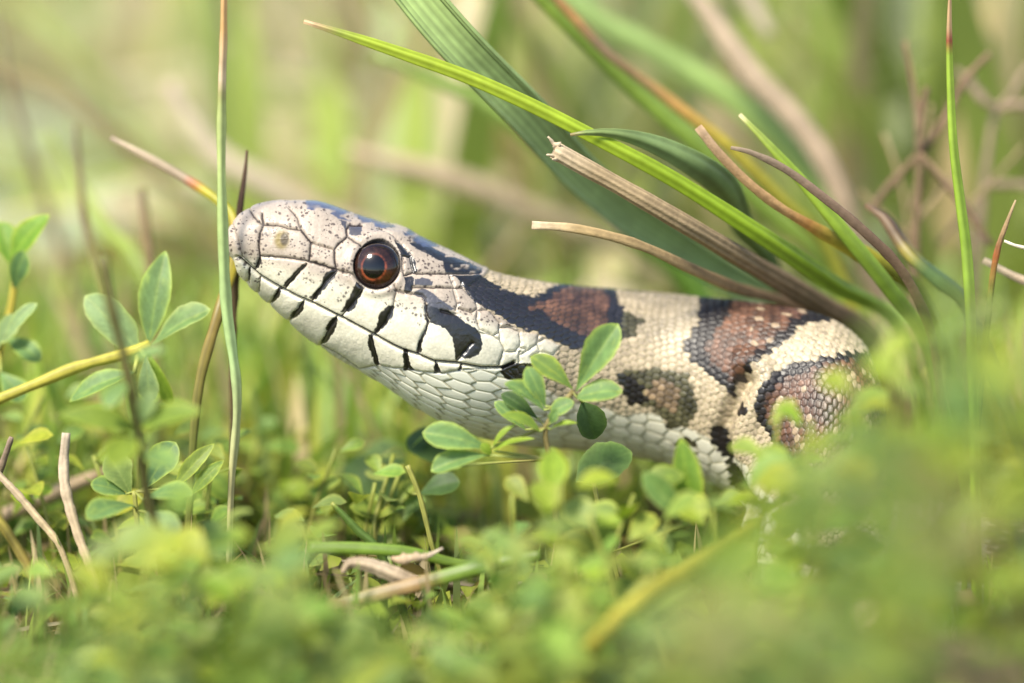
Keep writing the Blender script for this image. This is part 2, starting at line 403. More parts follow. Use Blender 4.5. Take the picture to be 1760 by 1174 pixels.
MARKS = [  # (view, outline, kind, edge softness px)
    ('a', [(330, 600), (348, 620), (325, 685), (290, 698), (275, 680), (308, 640)], BLK, 1.0),
    ('a', [(705, 650), (725, 665), (640, 755), (548, 855), (528, 835), (545, 790), (590, 750), (640, 690)], BLK, 1.2),
    ('a', [(945, 700), (978, 715), (960, 765), (880, 855), (800, 948), (762, 948), (772, 910), (845, 830), (862, 760), (895, 720)], BLK, 1.0),
    ('a', [(1140, 800), (1203, 855), (1192, 890), (1152, 960), (1132, 1020), (1070, 1052), (1008, 1058), (1048, 1000), (1058, 960), (1085, 930), (1110, 870)], BLK, 1.0),
    ('a', [(490, 850), (518, 870), (502, 920), (440, 972), (422, 962), (450, 900)], BLK, 1.0),
    ('a', [(690, 958), (712, 975), (692, 1050), (640, 1092), (578, 1112), (590, 1070), (638, 1030)], BLK, 1.0),
    ('a', [(232, 680), (258, 700), (250, 800), (235, 790)], BLK, 1.0),
    ('b', [(288, 700), (302, 720), (272, 820), (222, 905), (160, 932), (168, 890), (210, 830), (200, 780), (238, 730)], BLK, 1.0),
    ('b', [(725, 610), (772, 620), (762, 700), (690, 792), (612, 852), (598, 842), (638, 750), (648, 680), (688, 640)], BLK, 1.0),
    ('b', [(558, 850), (597, 855), (602, 930), (628, 1010), (652, 1100), (620, 1112), (593, 1020), (553, 920)], BLK, 1.0),
    ('b', [(1028, 680), (1062, 740), (1042, 850), (1012, 900), (1002, 1000), (963, 1017), (957, 980), (983, 900), (1018, 850), (1038, 770)], BLK, 1.0),
    ('b', [(1040, 600), (1150, 590), (1270, 690), (1295, 700), (1362, 760), (1442, 800), (1485, 850), (1503, 930), (1482, 1012), (1400, 1058), (1330, 1047), (1292, 1083), (1280, 1050), (1270, 960), (1255, 880), (1200, 810), (1080, 755), (1045, 700), (1022, 620)], BLK, 1.0),
    ('b', [(940, 500), (1000, 470), (1070, 500), (1160, 570), (1272, 640), (1250, 657), (1160, 652), (1060, 612), (1020, 560), (928, 520)], GRY, 1.5),
    ('b', [(845, 380), (912, 372), (938, 400), (927, 440), (922, 490), (880, 518), (853, 490), (863, 440)], BLK, 1.0),
    ('b', [(760, 105), (845, 125), (905, 180), (915, 210), (945, 260), (965, 345), (928, 348), (913, 270), (888, 213), (828, 218), (810, 190)], BLK, 1.6),
    ('b', [(938, 400), (1000, 385), (1092, 418), (1082, 452), (938, 448)], GRY, 1.3),
    ('b', [(843, 978), (882, 983), (902, 1060), (932, 1130), (945, 1155), (848, 1155), (858, 1060)], BLK, 1.0),
    ('b', [(1108, 1078), (1130, 1090), (1178, 1175), (1105, 1175)], BLK, 1.0),
    ('b', [(1320, 1110), (1345, 1112), (1330, 1165), (1300, 1160)], BLK, 1.0),
    ('c', [(778, 960), (798, 920), (870, 888), (960, 908), (1055, 898), (1055, 945), (985, 955), (962, 1040), (1005, 1095), (930, 1085), (880, 1045), (820, 1035)], BLK, 1.2),
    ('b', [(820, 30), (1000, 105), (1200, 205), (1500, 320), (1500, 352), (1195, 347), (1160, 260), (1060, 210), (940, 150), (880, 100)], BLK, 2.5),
    ('c', [(350, 175), (600, 172), (790, 272), (470, 274), (440, 230), (395, 190)], BLK, 1.5),
    ('a', [(1068, 345), (1175, 348), (1172, 437), (1072, 432)], GRY, 1.3),
    ('a', [(985, 300), (1050, 320), (1050, 380), (1010, 350)], GRY, 2.0),
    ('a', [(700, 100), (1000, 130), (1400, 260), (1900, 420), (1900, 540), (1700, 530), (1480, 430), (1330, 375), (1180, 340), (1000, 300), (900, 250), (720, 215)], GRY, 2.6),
    # saddle on the neck
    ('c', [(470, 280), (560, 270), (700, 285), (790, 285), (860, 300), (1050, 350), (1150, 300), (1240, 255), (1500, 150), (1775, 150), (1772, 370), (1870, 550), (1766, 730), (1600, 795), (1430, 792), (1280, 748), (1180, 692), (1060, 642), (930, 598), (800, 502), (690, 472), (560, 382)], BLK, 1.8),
    ('c', [(930, 430), (1150, 470), (1250, 570), (1400, 640), (1550, 690), (1640, 640), (1690, 540), (1680, 400), (1640, 200), (1300, 280), (1150, 390)], BRN, 3.0),
    ('d', [(345, 240), (420, 270), (490, 305), (430, 345), (425, 395), (340, 400)], OLV, 3.0),
    # second saddle
    ('d', [(775, 60), (800, 230), (790, 300), (722, 390), (700, 440), (740, 520), (800, 570), (850, 602), (920, 662), (965, 728), (988, 672), (1032, 640), (1100, 550), (1180, 482), (1300, 392), (1360, 322), (1420, 312), (1520, 300), (1560, 200), (1000, 60)], BLK, 1.5),
    ('d', [(960, 60), (950, 280), (862, 380), (820, 450), (870, 560), (935, 590), (960, 635), (1018, 615), (1085, 520), (1165, 430), (1270, 345), (1295, 300), (1380, 262), (1480, 100)], BRN, 2.5),
    # third saddle
    ('d', [(1900, 440), (1740, 468), (1600, 482), (1500, 500), (1400, 516), (1300, 542), (1222, 592), (1160, 662), (1130, 722), (1112, 790), (1130, 850), (1200, 1000), (1350, 1250), (2000, 1300)], BLK, 1.2),
    ('d', [(1900, 505), (1500, 535), (1400, 575), (1285, 612), (1225, 662), (1182, 722), (1160, 800), (1185, 900), (1300, 1050), (1450, 1150), (1900, 1180)], BRN, 2.5),
    ('d', [(1000, 770), (1025, 745), (1060, 748), (1050, 775), (1082, 800), (1040, 832), (990, 822)], BLK, 1.2),
    # flank blotch
    ('d', [(330, 592), (500, 562), (640, 572), (745, 600), (740, 640), (770, 720), (780, 800), (700, 900), (620, 910), (560, 822), (500, 772), (400, 762), (350, 705)], OLV, 2.5),
    ('d', [(330, 600), (420, 610), (480, 680), (500, 765), (400, 760), (350, 705)], BLK, 3.0),
    ('d', [(520, 640), (640, 630), (690, 720), (650, 815), (560, 780), (490, 700)], BEI, 3.0),
    # small dark flank patches by the fold
    ('e', [(730, 368), (782, 390), (812, 480), (832, 590), (882, 640), (962, 780), (967, 832), (900, 792), (830, 702), (800, 622), (790, 560), (740, 480), (713, 400)], BLK, 1.5),
    ('e', [(600, 430), (640, 450), (660, 500), (600, 470), (480, 470), (540, 445)], OLV, 2.0),
    # later bands hidden in the leaves
    ('p', [(1700, 700), (1790, 700), (1780, 1050), (1690, 1050)], BRN, 3.0),
    ('p', [(1880, 700), (2060, 700), (2060, 1050), (1890, 1050)], BRN, 3.0),
]
# where plain body scales and throat scales take over from plates
BODY_ZONE = zc('c', [(470, 270), (560, 385), (690, 475), (905, 600), (935, 640), (1090, 660), (1280, 760), (1220, 840), (1060, 850), (1050, 905), (960, 905), (790, 960), (1000, 1110), (1250, 1400), (1500, 2400), (9000, 3200), (9000, -2400), (1200, -2400), (780, 0), (640, 170)])
THROAT_ZONE = zc('b', [(300, 1060), (490, 1142), (640, 1108), (750, 1132), (890, 1142), (1000, 1168), (1180, 1183), (1330, 1155), (1560, 1142), (1690, 1150), (2700, 1150), (2700, 2300), (-600, 2300), (-200, 1000)])

def build_snake():
    root = empty('snake', at(1000, 1000, 1.0) * np.array([1, 1, 0]))
    tag(root, 'snake with black edged brown saddles, its cream head raised out of the grass', 'snake')
    U = np.array([r[0] for r in RIBS], float); Lw = np.array([r[1] for r in RIBS], float)
    dep = np.array([r[2] for r in RIBS]); wid = np.array([r[3] for r in RIBS])
    mid = (U + Lw) / 2
    T = np.concatenate([[0], np.cumsum(np.maximum(np.linalg.norm(np.diff(mid, axis=0), axis=1), 0.5 * (np.linalg.norm(np.diff(U, axis=0), axis=1))) + 3)])
    # denser rings over the head
    fine = np.interp(np.linspace(0, 1, 6000), np.linspace(0, 1, 6000), np.linspace(0, T[-1], 6000))
    dens = np.where(fine < T[13], 1.0, np.where(fine < T[25], 0.62, 0.12)) + 3.0 * np.exp(-fine / 14.0)
    cum = np.cumsum(dens); cum /= cum[-1]
    nS = 1150
    t = np.interp(np.linspace(0, 1, nS), np.concatenate([[0], cum]), np.concatenate([[0], fine]))
    t[0] = 0; t[-1] = T[-1]
    Us, Ls, Ds, Ws = catmull(t, T, U), catmull(t, T, Lw), catmull(t, T, dep), np.maximum(catmull(t, T, wid), 0.02)
    nN = 480                                   # near half samples
    phi = np.linspace(0, math.pi, nN + 1)
    tau = np.radians(9.0)
    C2 = (Us + Ls) / 2; E2 = Us - Ls
    half = np.linalg.norm(E2, axis=1) / 2
    E2 = E2 / (2 * half[:, None])
    # cross section: a rounded box that is flatter on top of the head
    head = 1 - smooth01(t, T[10], T[14])
    n_top = 2.0 + 0.55 * head
    cph, sph = np.cos(phi), np.sin(phi)
    def sect(nn):
        e = 2.0 / nn
        return np.sign(cph) * np.abs(cph) ** e, np.abs(sph) ** e
    hh = np.empty((nS, nN + 1)); ww = np.empty((nS, nN + 1))
    for i in range(nS):
        h, w = sect(n_top[i])
        if head[i] > 0:
            # narrower towards the jaw bottom on the head
            low = np.clip(-h, 0, 1)
            w = w * (1 - 0.16 * head[i] * low)
            w = w * (1 - 0.10 * head[i] * np.clip(h, 0, 1) ** 2)
        hh[i], ww[i] = h, w
    s3 = (DIST + Ds) / DIST * PX               # cm per px at the axis
    Hc = half * s3
    ext = np.sqrt(np.maximum((Hc ** 2 - (Ws * math.sin(tau)) ** 2), (0.5 * Hc) ** 2)) / math.cos(tau)
    Cw = atv(C2[:, 0], C2[:, 1], Ds)
    Ew = E2[:, 0:1] * RIGHT - E2[:, 1:2] * UPV     # image direction of "up the rib" in the place
    up = Ew * math.cos(tau) - FWD * math.sin(tau)  # back of the snake leans to the lens
    out = -FWD * math.cos(tau) - Ew * math.sin(tau)
    near = Cw[:, None, :] + hh[..., None] * (ext[:, None] * up)[:, None, :] + ww[..., None] * (Ws[:, None] * out)[:, None, :]
    jf = np.arange(nN - 2, 0, -2)              # far half: every second sample mirrored
    far = Cw[:, None, :] + hh[:, jf, None] * (ext[:, None] * up)[:, None, :] - ww[:, jf, None] * (Ws[:, None] * out)[:, None, :]
    px, py, pd = to_px(near.reshape(-1, 3))
    P0 = np.stack([px, py], 1)
    # ragged borders
    wob = np.where(px < 880, 2.3, 4.5)
    wx = (vnoise(px / 5.0, py / 5.0, 0, 11) - 0.5) * wob + (vnoise(px / 2.2, py / 2.2, 0, 12) - 0.5) * wob * 0.5
    wy = (vnoise(px / 5.0, py / 5.0, 0, 13) - 0.5) * wob + (vnoise(px / 2.2, py / 2.2, 0, 14) - 0.5) * wob * 0.5
    P = P0 + np.stack([wx, wy], 1)
    nV = len(P)
    Hd = np.zeros(nV)
    # --- masks
    body = smooth01(-poly_sdf(P0, BODY_ZONE, 6), -1.0, 1.0)
    thr = smooth01(-poly_sdf(P0, THROAT_ZONE, 6), -1.0, 1.0) * (1 - body)
    plate = 1 - np.maximum(body, thr)
    # --- lattice of scales on body and throat
    S = np.concatenate([[0], np.cumsum(np.linalg.norm(np.diff(C2, axis=0), axis=1))])
    # scale rows follow the outside of the bend
    SU = np.concatenate([[0], np.cumsum(np.linalg.norm(np.diff(Us * 0.6 + C2 * 0.4, axis=0), axis=1))])
    Sg = np.repeat(SU[:, None], nN + 1, 1).ravel()
    S = SU
    bendc = np.interp(t, T, np.arange(len(T)))
    rad = np.interp(t, T[[0, 11, 14, 28]], [110, 125, 135, 140])
    ph = np.repeat(phi[None, :], nS, 0).ravel()
    Q = (phi[None, :] * rad[:, None] * 1.18).ravel()
    Sg = Sg + 10 * (vnoise(Sg / 60, Q / 60, 0, 21) - 0.5)
    def lattice(Lc, Wc, kx):
        a = Sg / Lc; b = Q / Wc
        best = np.full(nV, 9.0); second = np.full(nV, 9.0); cid = np.zeros(nV); ox = np.zeros(nV); oy = np.zeros(nV)
        for off in (0.0, 0.5):
            ia = np.round(a - off); ib = np.round(b - off)
            for da in (-1, 0, 1):
                for db in (-1, 0, 1):
                    ca, cb = ia + da + off, ib + db + off
                    jx = 0.22 * (np.modf(np.abs(np.sin(ca * 91.7 + cb * 37.3) * 4373.7))[0] - 0.5)
                    jy = 0.26 * (np.modf(np.abs(np.sin(ca * 17.1 + cb * 57.9) * 9173.3))[0] - 0.5)
                    d = np.sqrt(((a - ca - jx) * kx) ** 2 + (b - cb - jy) ** 2)
                    cl = d < best
                    second = np.where(cl, best, np.minimum(second, d))
                    cid = np.where(cl, ca * 12.9898 + cb * 78.233, cid); ox = np.where(cl, a - ca, ox); oy = np.where(cl, b - cb, oy)
                    best = np.where(cl, d, best)
        rnd = np.modf(np.abs(np.sin(cid) * 43758.5453))[0]
        return second - best, rnd, ox, oy * Wc, ox * Lc
    eb, rb, ob, qb, lb = lattice(25.5, 12.4, 1.75)
    et, rt, ot, qt, lt = lattice(84.0, 19.5, 1.85)
    ev, rv, ov, qv, lv = lattice(66.0, 30.0, 1.8)
    bl = np.interp(px, [840, 900, 1000, 1050, 1130, 1200, 1290, 1400], [628, 655, 700, 704, 716, 742, 800, 940]) + 16 * (vnoise(px / 14, py / 14, 0, 3) - 0.5)
    belly = smooth01(py - bl, -5, 5) * body * (px < 1420) + smooth01(ph, 2.5, 2.6) * body * (px >= 1420)
    # centre of the scale a point belongs to, so that colours change scale by scale
    gN = P0.reshape(nS, nN + 1, 2)
    dS = np.gradient(gN, axis=0) / np.maximum(np.gradient(S), 0.05)[:, None, None]
    dQ = np.gradient(gN, axis=1) / (phi[1] * rad[:, None, None] * 1.18)
    oS = np.where(body > 0.5, lb, 0.0); oQ = np.where(body > 0.5, qb, 0.0)
    PC = P0 - 0.8 * (dS.reshape(-1, 2) * oS[:, None] + dQ.reshape(-1, 2) * oQ[:, None])
    P = np.where((body > 0.5)[:, None], PC + 0.35 * np.stack([wx, wy], 1), P)
    edge = np.where(thr > 0.5, et, np.where(belly > 0.5, ev, eb))
    edge = np.clip(edge, 0, 0.8)
    rnd = np.where(thr > 0.5, rt, np.where(belly > 0.5, rv, rb))
    off = np.where(thr > 0.5, ot, np.where(belly > 0.5, ov, ob))
    lat = np.maximum(body, thr)
    sc_h = 0.004 * smooth01(edge, 0.0, 0.25) + 0.0035 * np.sqrt(edge) + 0.017 * np.clip(off, -0.5, 0.5) + 0.003 * (rnd - 0.5)
    sc_h = sc_h * np.where(thr > 0.5, 1.3, 0.85)
    Hd += np.where(thr > 0.5, 0.8, 1.0) * sc_h * lat
    # --- colours
    def mixc(C, c, a): return C * (1 - a[:, None]) + np.asarray(c) * a[:, None]
    up_pl, lip = lin((182, 167, 151)), lin((231, 224, 201))
    k = smooth01((P0 - [400, 432]) @ np.array([-0.274, 0.962]), -12, 20)     # upper plates are greyer than the lips
    Cc = up_pl[None] * (1 - k[:, None]) + lip[None] * k[:, None]
    Cc = Cc * (0.86 + 0.28 * vnoise(px / 22, py / 22, 0, 61))[:, None] * (0.90 + 0.20 * vnoise(px / 2.4, py / 2.4, 0, 62))[:, None]
    bodyc = lin((186, 168, 140))[None] * (0.82 + 0.34 * rnd[:, None]) * (0.86 + 0.28 * vnoise(px / 2.4, py / 2.4, 0, 16))[:, None]
    bodyc = bodyc * (1 + 0.12 * (vnoise(px / 30, py / 30, 0, 8) - 0.5))[:, None]
    bell = lin((236, 230, 208))[None] * (0.88 + 0.16 * rnd[:, None])
    bodyc = bodyc * (1 - belly[:, None]) + bell * belly[:, None]
    # flecks in the tan scales
    fl = (vnoise(px / 3.2, py / 3.2, 0, 31) > 0.70) & (belly < 0.3)
    bodyc = np.where(fl[:, None], bodyc * 0.62, bodyc)
    Cc = Cc * (1 - body[:, None]) + bodyc * body[:, None]
    thc = lin((236, 233, 214))[None] * (0.92 + 0.10 * rnd[:, None])
    Cc = Cc * (1 - thr[:, None]) + thc * thr[:, None]
    # --- seams
    near_line = np.full(nV, 99.0); dark = np.zeros(nV)
    for si, (reg, pts, dk, hw) in enumerate(SEAMS):
        if dk >= 0.7 and si < 17: hw = hw * 1.3
        d = line_dist(P0 + 0.5 * np.stack([wx, wy], 1), zc(reg, pts))
        near_line = np.minimum(near_line, d)
        dark = np.maximum(dark, dk * (1 - smooth01(d, hw * 0.45, hw * 1.15)))
    pl = plate * (np.hypot(px - EYE_PX[0], py - EYE_PX[1]) > EYE_R)
    Hd += pl * (0.019 * (1 - np.exp(-(near_line / 2.2) ** 1.6)) + 0.011 * (1 - np.exp(-near_line / 9.0)))
    Hd += pl * 0.0012 * (vnoise(px / 2.0, py / 2.0, 0, 51) - 0.5) + pl * 0.0022 * (vnoise(px / 6.0, py / 6.0, 0, 52) - 0.5)
    Hd += 0.010 * (1 - plate) * 0.6
    lipl = lin((70, 55, 45))
    # lattice seams: darker skin between scales
    gl = (1 - smooth01(edge, 0.04, np.where(thr > 0.5, 0.15, 0.22))) * lat
    Cc = mixc(Cc, lin((168, 158, 120)), gl * np.where(thr > 0.5, 0.7, 0.55))
    # --- speckles on the head
    r2 = np.random.default_rng(3)
    n_sp = 3100
    sx = r2.uniform(400, 900, n_sp); sy = r2.uniform(350, 640, n_sp); sr = 0.75 + 2.1 * r2.random(n_sp) ** 2.2
    spk = np.zeros(nV)
    up_line = 446 + (sx - 400) * 0.30                  # below this only a few
    clus = vnoise(sx / 16, sy / 16, 0, 44)
    for x, y, r_, ul, cl in zip(sx, sy, sr, up_line, clus):
        if y > ul + 26 or (y > ul + 2 and cl < 0.58) or cl < 0.30: continue
        if x > 720 and y > 560: continue
        sel = np.where((np.abs(P[:, 0] - x) < 4) & (np.abs(P[:, 1] - y) < 4))[0]
        if len(sel):
            d = np.hypot((P[sel, 0] - x) * 0.85, P[sel, 1] - y)
            spk[sel] = np.maximum(spk[sel], 1 - smooth01(d, r_ * 0.5, r_ * 1.15))
    Cc = mixc(Cc, lin((66, 54, 52)), spk * 0.85 * plate)
    Cc = mixc(Cc, lin((38, 26, 26)), dark * plate)
    # nostril: flat olive brown spot, the opening's shade painted dark at its rear
    nx, ny = 380 + 512 / 4.889, 320 + 455 / 4.889
    dn = np.hypot((px - nx) / 14.5, (py - ny) / 17.0)
    Cc = mixc(Cc, lin((138, 120, 62)), (1 - smooth01(dn, 0.55, 1.2)) * 0.9)
    rim = (1 - smooth01(np.hypot((px - nx - 5) / 8, (py - ny + 1) / 12), 0.6, 1.15))
    Cc = mixc(Cc, lin((58, 46, 38)), rim * 0.8)
    # --- dark marks
    pal = [lin((28, 22, 21)), lin((78, 76, 82)), lin((84, 80, 56)), lin((100, 69, 51)), lin((138, 116, 90))]
    gloss = np.zeros(nV)
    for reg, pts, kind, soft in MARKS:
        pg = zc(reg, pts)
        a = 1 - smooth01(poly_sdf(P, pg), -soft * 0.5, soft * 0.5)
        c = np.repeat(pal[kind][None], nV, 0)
        if soft in (2.5, 1.8) and kind == BLK: c = c * np.array([1.05, 1.25, 1.75])  # crown stripe and neck saddle: blue sky reflection tinted into the black
        if soft == 2.6: c = lin((70, 78, 104)) * (0.7 + 0.6 * vnoise(px / 5, py / 5, 0, 79))[:, None]  # crown plates: dark pigment with the sky's blue sheen painted into it
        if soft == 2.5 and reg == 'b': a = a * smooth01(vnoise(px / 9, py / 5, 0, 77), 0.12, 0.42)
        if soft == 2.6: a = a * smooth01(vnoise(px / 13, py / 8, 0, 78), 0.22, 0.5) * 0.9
        if kind in (BRN, BEI, OLV):
            c = c * (0.6 + 0.7 * rnd[:, None]) * (0.45 + 1.1 * vnoise(px / 16, py / 16, 0, 9))[:, None] * (0.7 + 0.6 * vnoise(px / 2.6, py / 2.6, 0, 15))[:, None]
            if kind == BRN:
                pale = (rnd > 0.86) & (px > 1290)
                c = np.where(pale[:, None], lin((168, 144, 116)) * (0.7 + 0.5 * vnoise(px / 3, py / 3, 0, 19))[:, None], c)
            c = c * (0.4 + 0.6 * smooth01(edge, 0.03, 0.22))[:, None]
        elif kind == BLK:
            c = c * (0.6 + 0.4 * rnd[:, None] * lat[:, None] + 0.4 * vnoise(px / 3, py / 3, 0, 10)[:, None])
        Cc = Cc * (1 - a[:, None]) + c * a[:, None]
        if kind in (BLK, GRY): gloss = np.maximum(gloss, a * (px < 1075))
        # dark skin lies a hair lower
        if kind == BLK: Hd -= 0.0025 * a * plate
    # --- eye socket
    de = np.hypot(px - EYE_PX[0], py - EYE_PX[1])
    Hd -= 0.16 * (1 - smooth01(de, EYE_R * 0.72, EYE_R * 0.98))
    Hd += 0.020 * np.exp(-((de - EYE_R * 1.16) / 7.0) ** 2)
    Cc = mixc(Cc, lin((24, 18, 18)), 1 - smooth01(de, EYE_R - 0.5, EYE_R + 2.2))
    brow = np.exp(-((px - 665) / 45) ** 2 - ((py - 409) / 10.0) ** 2)
    Hd += 0.035 * brow
    # --- lower lip is a little tucked in under the mouth line
    ml = line_dist(P0, np.vstack([zc('a', SEAMS[17][1]), zc('b', SEAMS[18][1])]))
    Hd -= 0.030 * np.exp(-(ml / 2.6) ** 2) * plate
    Cc = mixc(Cc, lin((40, 28, 26)), 0.8 * (1 - smooth01(ml, 0.6, 1.9)) * plate)
    # --- skin fold where the neck meets the rising body
    fold = np.array([(1283, 655), (1258, 700), (1240, 740), (1250, 790), (1292, 872)], float)
    fd = line_dist(P0, fold, 60)
    Hd -= 0.10 * np.exp(-(fd / 13.0) ** 2)
    Hd += 0.07 * np.exp(-((fd - 34) / 22.0) ** 2) * (px > 1262)
    Hd *= smooth01(np.repeat(t[:, None], nN + 1, 1).ravel(), 0.5, 8)
    Cc = np.concatenate([Cc, gloss[:, None]], 1)
    Hn = Hd.reshape(nS, nN + 1); Cn = Cc.reshape(nS, nN + 1, 4)
    full = np.concatenate([near, far], 1); Hf = np.concatenate([Hn, Hn[:, jf]], 1); Cf = np.concatenate([Cn, Cn[:, jf]], 1)
    # outward normals of the smooth surface
    m = full.shape[1]
    du = np.gradient(full, axis=0)
    dv = np.roll(full, -1, 1) - np.roll(full, 1, 1)
    nrm = np.cross(dv, du); nrm /= np.linalg.norm(nrm, axis=2, keepdims=True) + 1e-12
    sgn = np.sign(((full - Cw[:, None, :]) * nrm).sum(2).mean())
    nrm *= sgn
    # damp relief where the inside of the bend bunches up
    full = full + nrm * Hf[..., None]
    V = full.reshape(-1, 3); C = Cf.reshape(-1, 4)
    faces = grid_faces(nS, m)
    if sgn < 0: faces = faces[:, ::-1]
    # caps
    V = np.vstack([V, full[0].mean(0)[None] , full[-1].mean(0)[None]]); C = np.vstack([C, Cf[0].mean(0)[None], Cf[-1].mean(0)[None]])
    a = np.arange(m); b = (a + 1) % m
    tri = np.concatenate([np.stack([np.full(m, nS * m), b, a], 1), np.stack([np.full(m, nS * m + 1), (nS - 1) * m + a, (nS - 1) * m + b], 1)])
    if sgn < 0: tri = tri[:, ::-1]
    o = link('body', make_mesh('snake_body', V - np.array(root.location), [faces, tri], C, M_skin), root)
    # --- eyes
    i0 = np.argmin(np.where(np.abs(de - 0) < 3, de, 99)); ri, rj = divmod(int(i0), nN + 1)
    for side in (1, -1):
        base = near[ri, rj] if side > 0 else Cw[ri] + hh[ri, rj] * ext[ri] * up[ri] - ww[ri, rj] * Ws[ri] * out[ri]
        nv = nrm[ri, rj].copy()
        if side < 0:
            nv = nv - 2 * (nv @ out[ri]) * out[ri]
        # mostly straight out of the cheek
        axis = (nv * 0.55 + (out[ri] * side) * 0.45); axis /= np.linalg.norm(axis)
        R = EYE_R * PX * 1.03
        n_u, n_v = 72, 120
        th = np.linspace(0, math.pi, n_u)
        ps = np.linspace(0, 2 * math.pi, n_v, endpoint=False)
        x_ax = np.cross(up[ri], axis); x_ax /= np.linalg.norm(x_ax); y_ax = np.cross(axis, x_ax)
        TH, PS = np.meshgrid(th, ps, indexing='ij')
        loc = np.stack([np.sin(TH) * np.cos(PS), np.sin(TH) * np.sin(PS), np.cos(TH) * 0.72], -1) * R
        W = base - axis * 0.045 + loc[..., :1] * x_ax + loc[..., 1:2] * y_ax + loc[..., 2:] * axis
        r_px = np.sin(TH) * EYE_R; r_px = np.where(TH > math.pi / 2, EYE_R * 1.2, r_px)
        cx, cy = loc[..., 0] / PX, loc[..., 1] / PX
        # pupil a little ahead of the centre
        rp = np.hypot((cx + 5 * side) , (cy + 4) * 0.93)
        n_ = vnoise(np.cos(PS) * 9, np.sin(PS) * 9, r_px / 5, 5)
        iris = lin((50, 31, 24)) * (0.45 + 0.9 * n_[..., None])
        red = smooth01(-cy, -8, 22) * smooth01(-cx * side * -1, -10, 25) * (0.5 + n_)
        iris = iris * (1 - 0.5 * red[..., None]) + lin((104, 54, 32)) * 0.5 * red[..., None]
        Ce = np.where((rp > 33)[..., None], iris * 0.55, iris)
        ring = np.exp(-((rp - 20.5) / 1.7) ** 2) * (0.15 + 0.75 * n_) * (0.35 + 0.65 * smooth01(-cy, -14, 4))
        Ce = Ce * (1 - np.clip(ring, 0, 1)[..., None]) + lin((188, 92, 54)) * np.clip(ring, 0, 1)[..., None]
        pu = 1 - smooth01(rp, 18, 20)
        Ce = Ce * (1 - pu[..., None]) + lin((8, 7, 8)) * pu[..., None]
        rimk = smooth01(r_px, EYE_R * 0.9, EYE_R * 0.99)
        Ce = Ce * (1 - rimk[..., None]) + lin((20, 15, 15)) * rimk[..., None]
        f = grid_faces(n_u, n_v)
        link('eye', make_mesh('snake_eye', W.reshape(-1, 3) - np.array(root.location), f, Ce.reshape(-1, 3), M_eye), root)
    return Cw, Ws
SNAKE_AXIS, SNAKE_W = build_snake()

# ------------------------------------------------------------------ grass blades, straws and stems
def blade_mesh(name, pts, widths, cols, mat, thick=0.16, fold=0.15, ridges=0, K=14, n=48, roll=0.0, jag=0.0, closed=True, seed=0, freq=3.0, hollow=False, uend=1.0):
    """a bent, tapering blade or stalk with real thickness; pts in the place (n,3); widths cm; cols [(t, rgb)]"""
    pts = np.asarray(pts, float)
    T = np.concatenate([[0], np.cumsum(np.linalg.norm(np.diff(pts, axis=0), axis=1))])
    t = np.linspace(0, T[-1], n); u = np.minimum(t / T[-1] / uend, 1.0)
    c = catmull(t, T, pts)
    w = np.interp(u, np.linspace(0, 1, len(widths)), widths)
    tan = np.gradient(c, axis=0); tan /= np.linalg.norm(tan, axis=1, keepdims=True)
    view = c - CAM; view /= np.linalg.norm(view, axis=1, keepdims=True)
    side = np.cross(tan, view); side /= np.linalg.norm(side, axis=1, keepdims=True)
    nor = np.cross(side, tan)
    r = np.interp(u, np.linspace(0, 1, 2), roll if isinstance(roll, (tuple, list)) else (roll, roll))[:, None]
    side, nor = side * np.cos(r) + nor * np.sin(r), nor * np.cos(r) - side * np.sin(r)
    a = np.linspace(0, 2 * math.pi, K, endpoint=False)
    ca, sa = np.cos(a), np.sin(a)
    wj = w[:, None] * (1 + jag * (vnoise(u * freq * 8, 0, 0, seed)[:, None] - 0.5))
    wob = (vnoise(u * freq, 3.3, 0, seed + 1) - 0.5) * jag * w
    wob2 = (vnoise(u * freq, 7.3, 0, seed + 2) - 0.5) * jag * w
    R = np.ones((n, K))
    if ridges:
        R = R + 0.10 * np.cos(ridges * a)[None, :]
    X = wj / 2 * ca[None] * R + wob[:, None]
    Y = wj * thick / 2 * sa[None] * R + fold * wj * (np.abs(ca[None]) ** 1.5 - 0.3) + wob2[:, None]
    V = c[:, None, :] + X[..., None] * side[:, None, :] + Y[..., None] * nor[:, None, :]
    ts = [x[0] for x in cols]; cs = np.array([lin(x[1]) for x in cols])
    C = np.stack([np.interp(u + 0.015 * (vnoise(u * 40, 1.7, 0, seed) - 0.5), ts, cs[:, k]) for k in range(3)], -1)
    C = np.repeat(C[:, None, :], K, 1)
    # veins: the ridges are paler than the furrows; blotches along the length
    stripe = 1 + (0.20 * np.cos((ridges or 5) * a)[None, :, None])
    C = C * stripe * (0.86 + 0.28 * vnoise(u * freq * 6, 0, 0, seed + 4))[:, None, None]
    C = C * (0.92 + 0.16 * vnoise(np.repeat(u[:, None], K, 1) * freq * 30, np.repeat(a[None] * 2, n, 0), 0, seed + 5))[..., None]
    f = grid_faces(n, K)
    V = V.reshape(-1, 3); C = C.reshape(-1, 3)
    V = np.vstack([V, c[0] + (tan[0] * w[0] * 0.25 if hollow else 0), c[-1]])
    C = np.vstack([C, C[0] * (0.35 if hollow else 1), C[-1]])
    aa = np.arange(K); bb = (aa + 1) % K
    tri = np.concatenate([np.stack([np.full(K, n * K), bb, aa], 1), np.stack([np.full(K, n * K + 1), (n - 1) * K + aa, (n - 1) * K + bb], 1)])
    return make_mesh(name, V, [f, tri], C, mat)

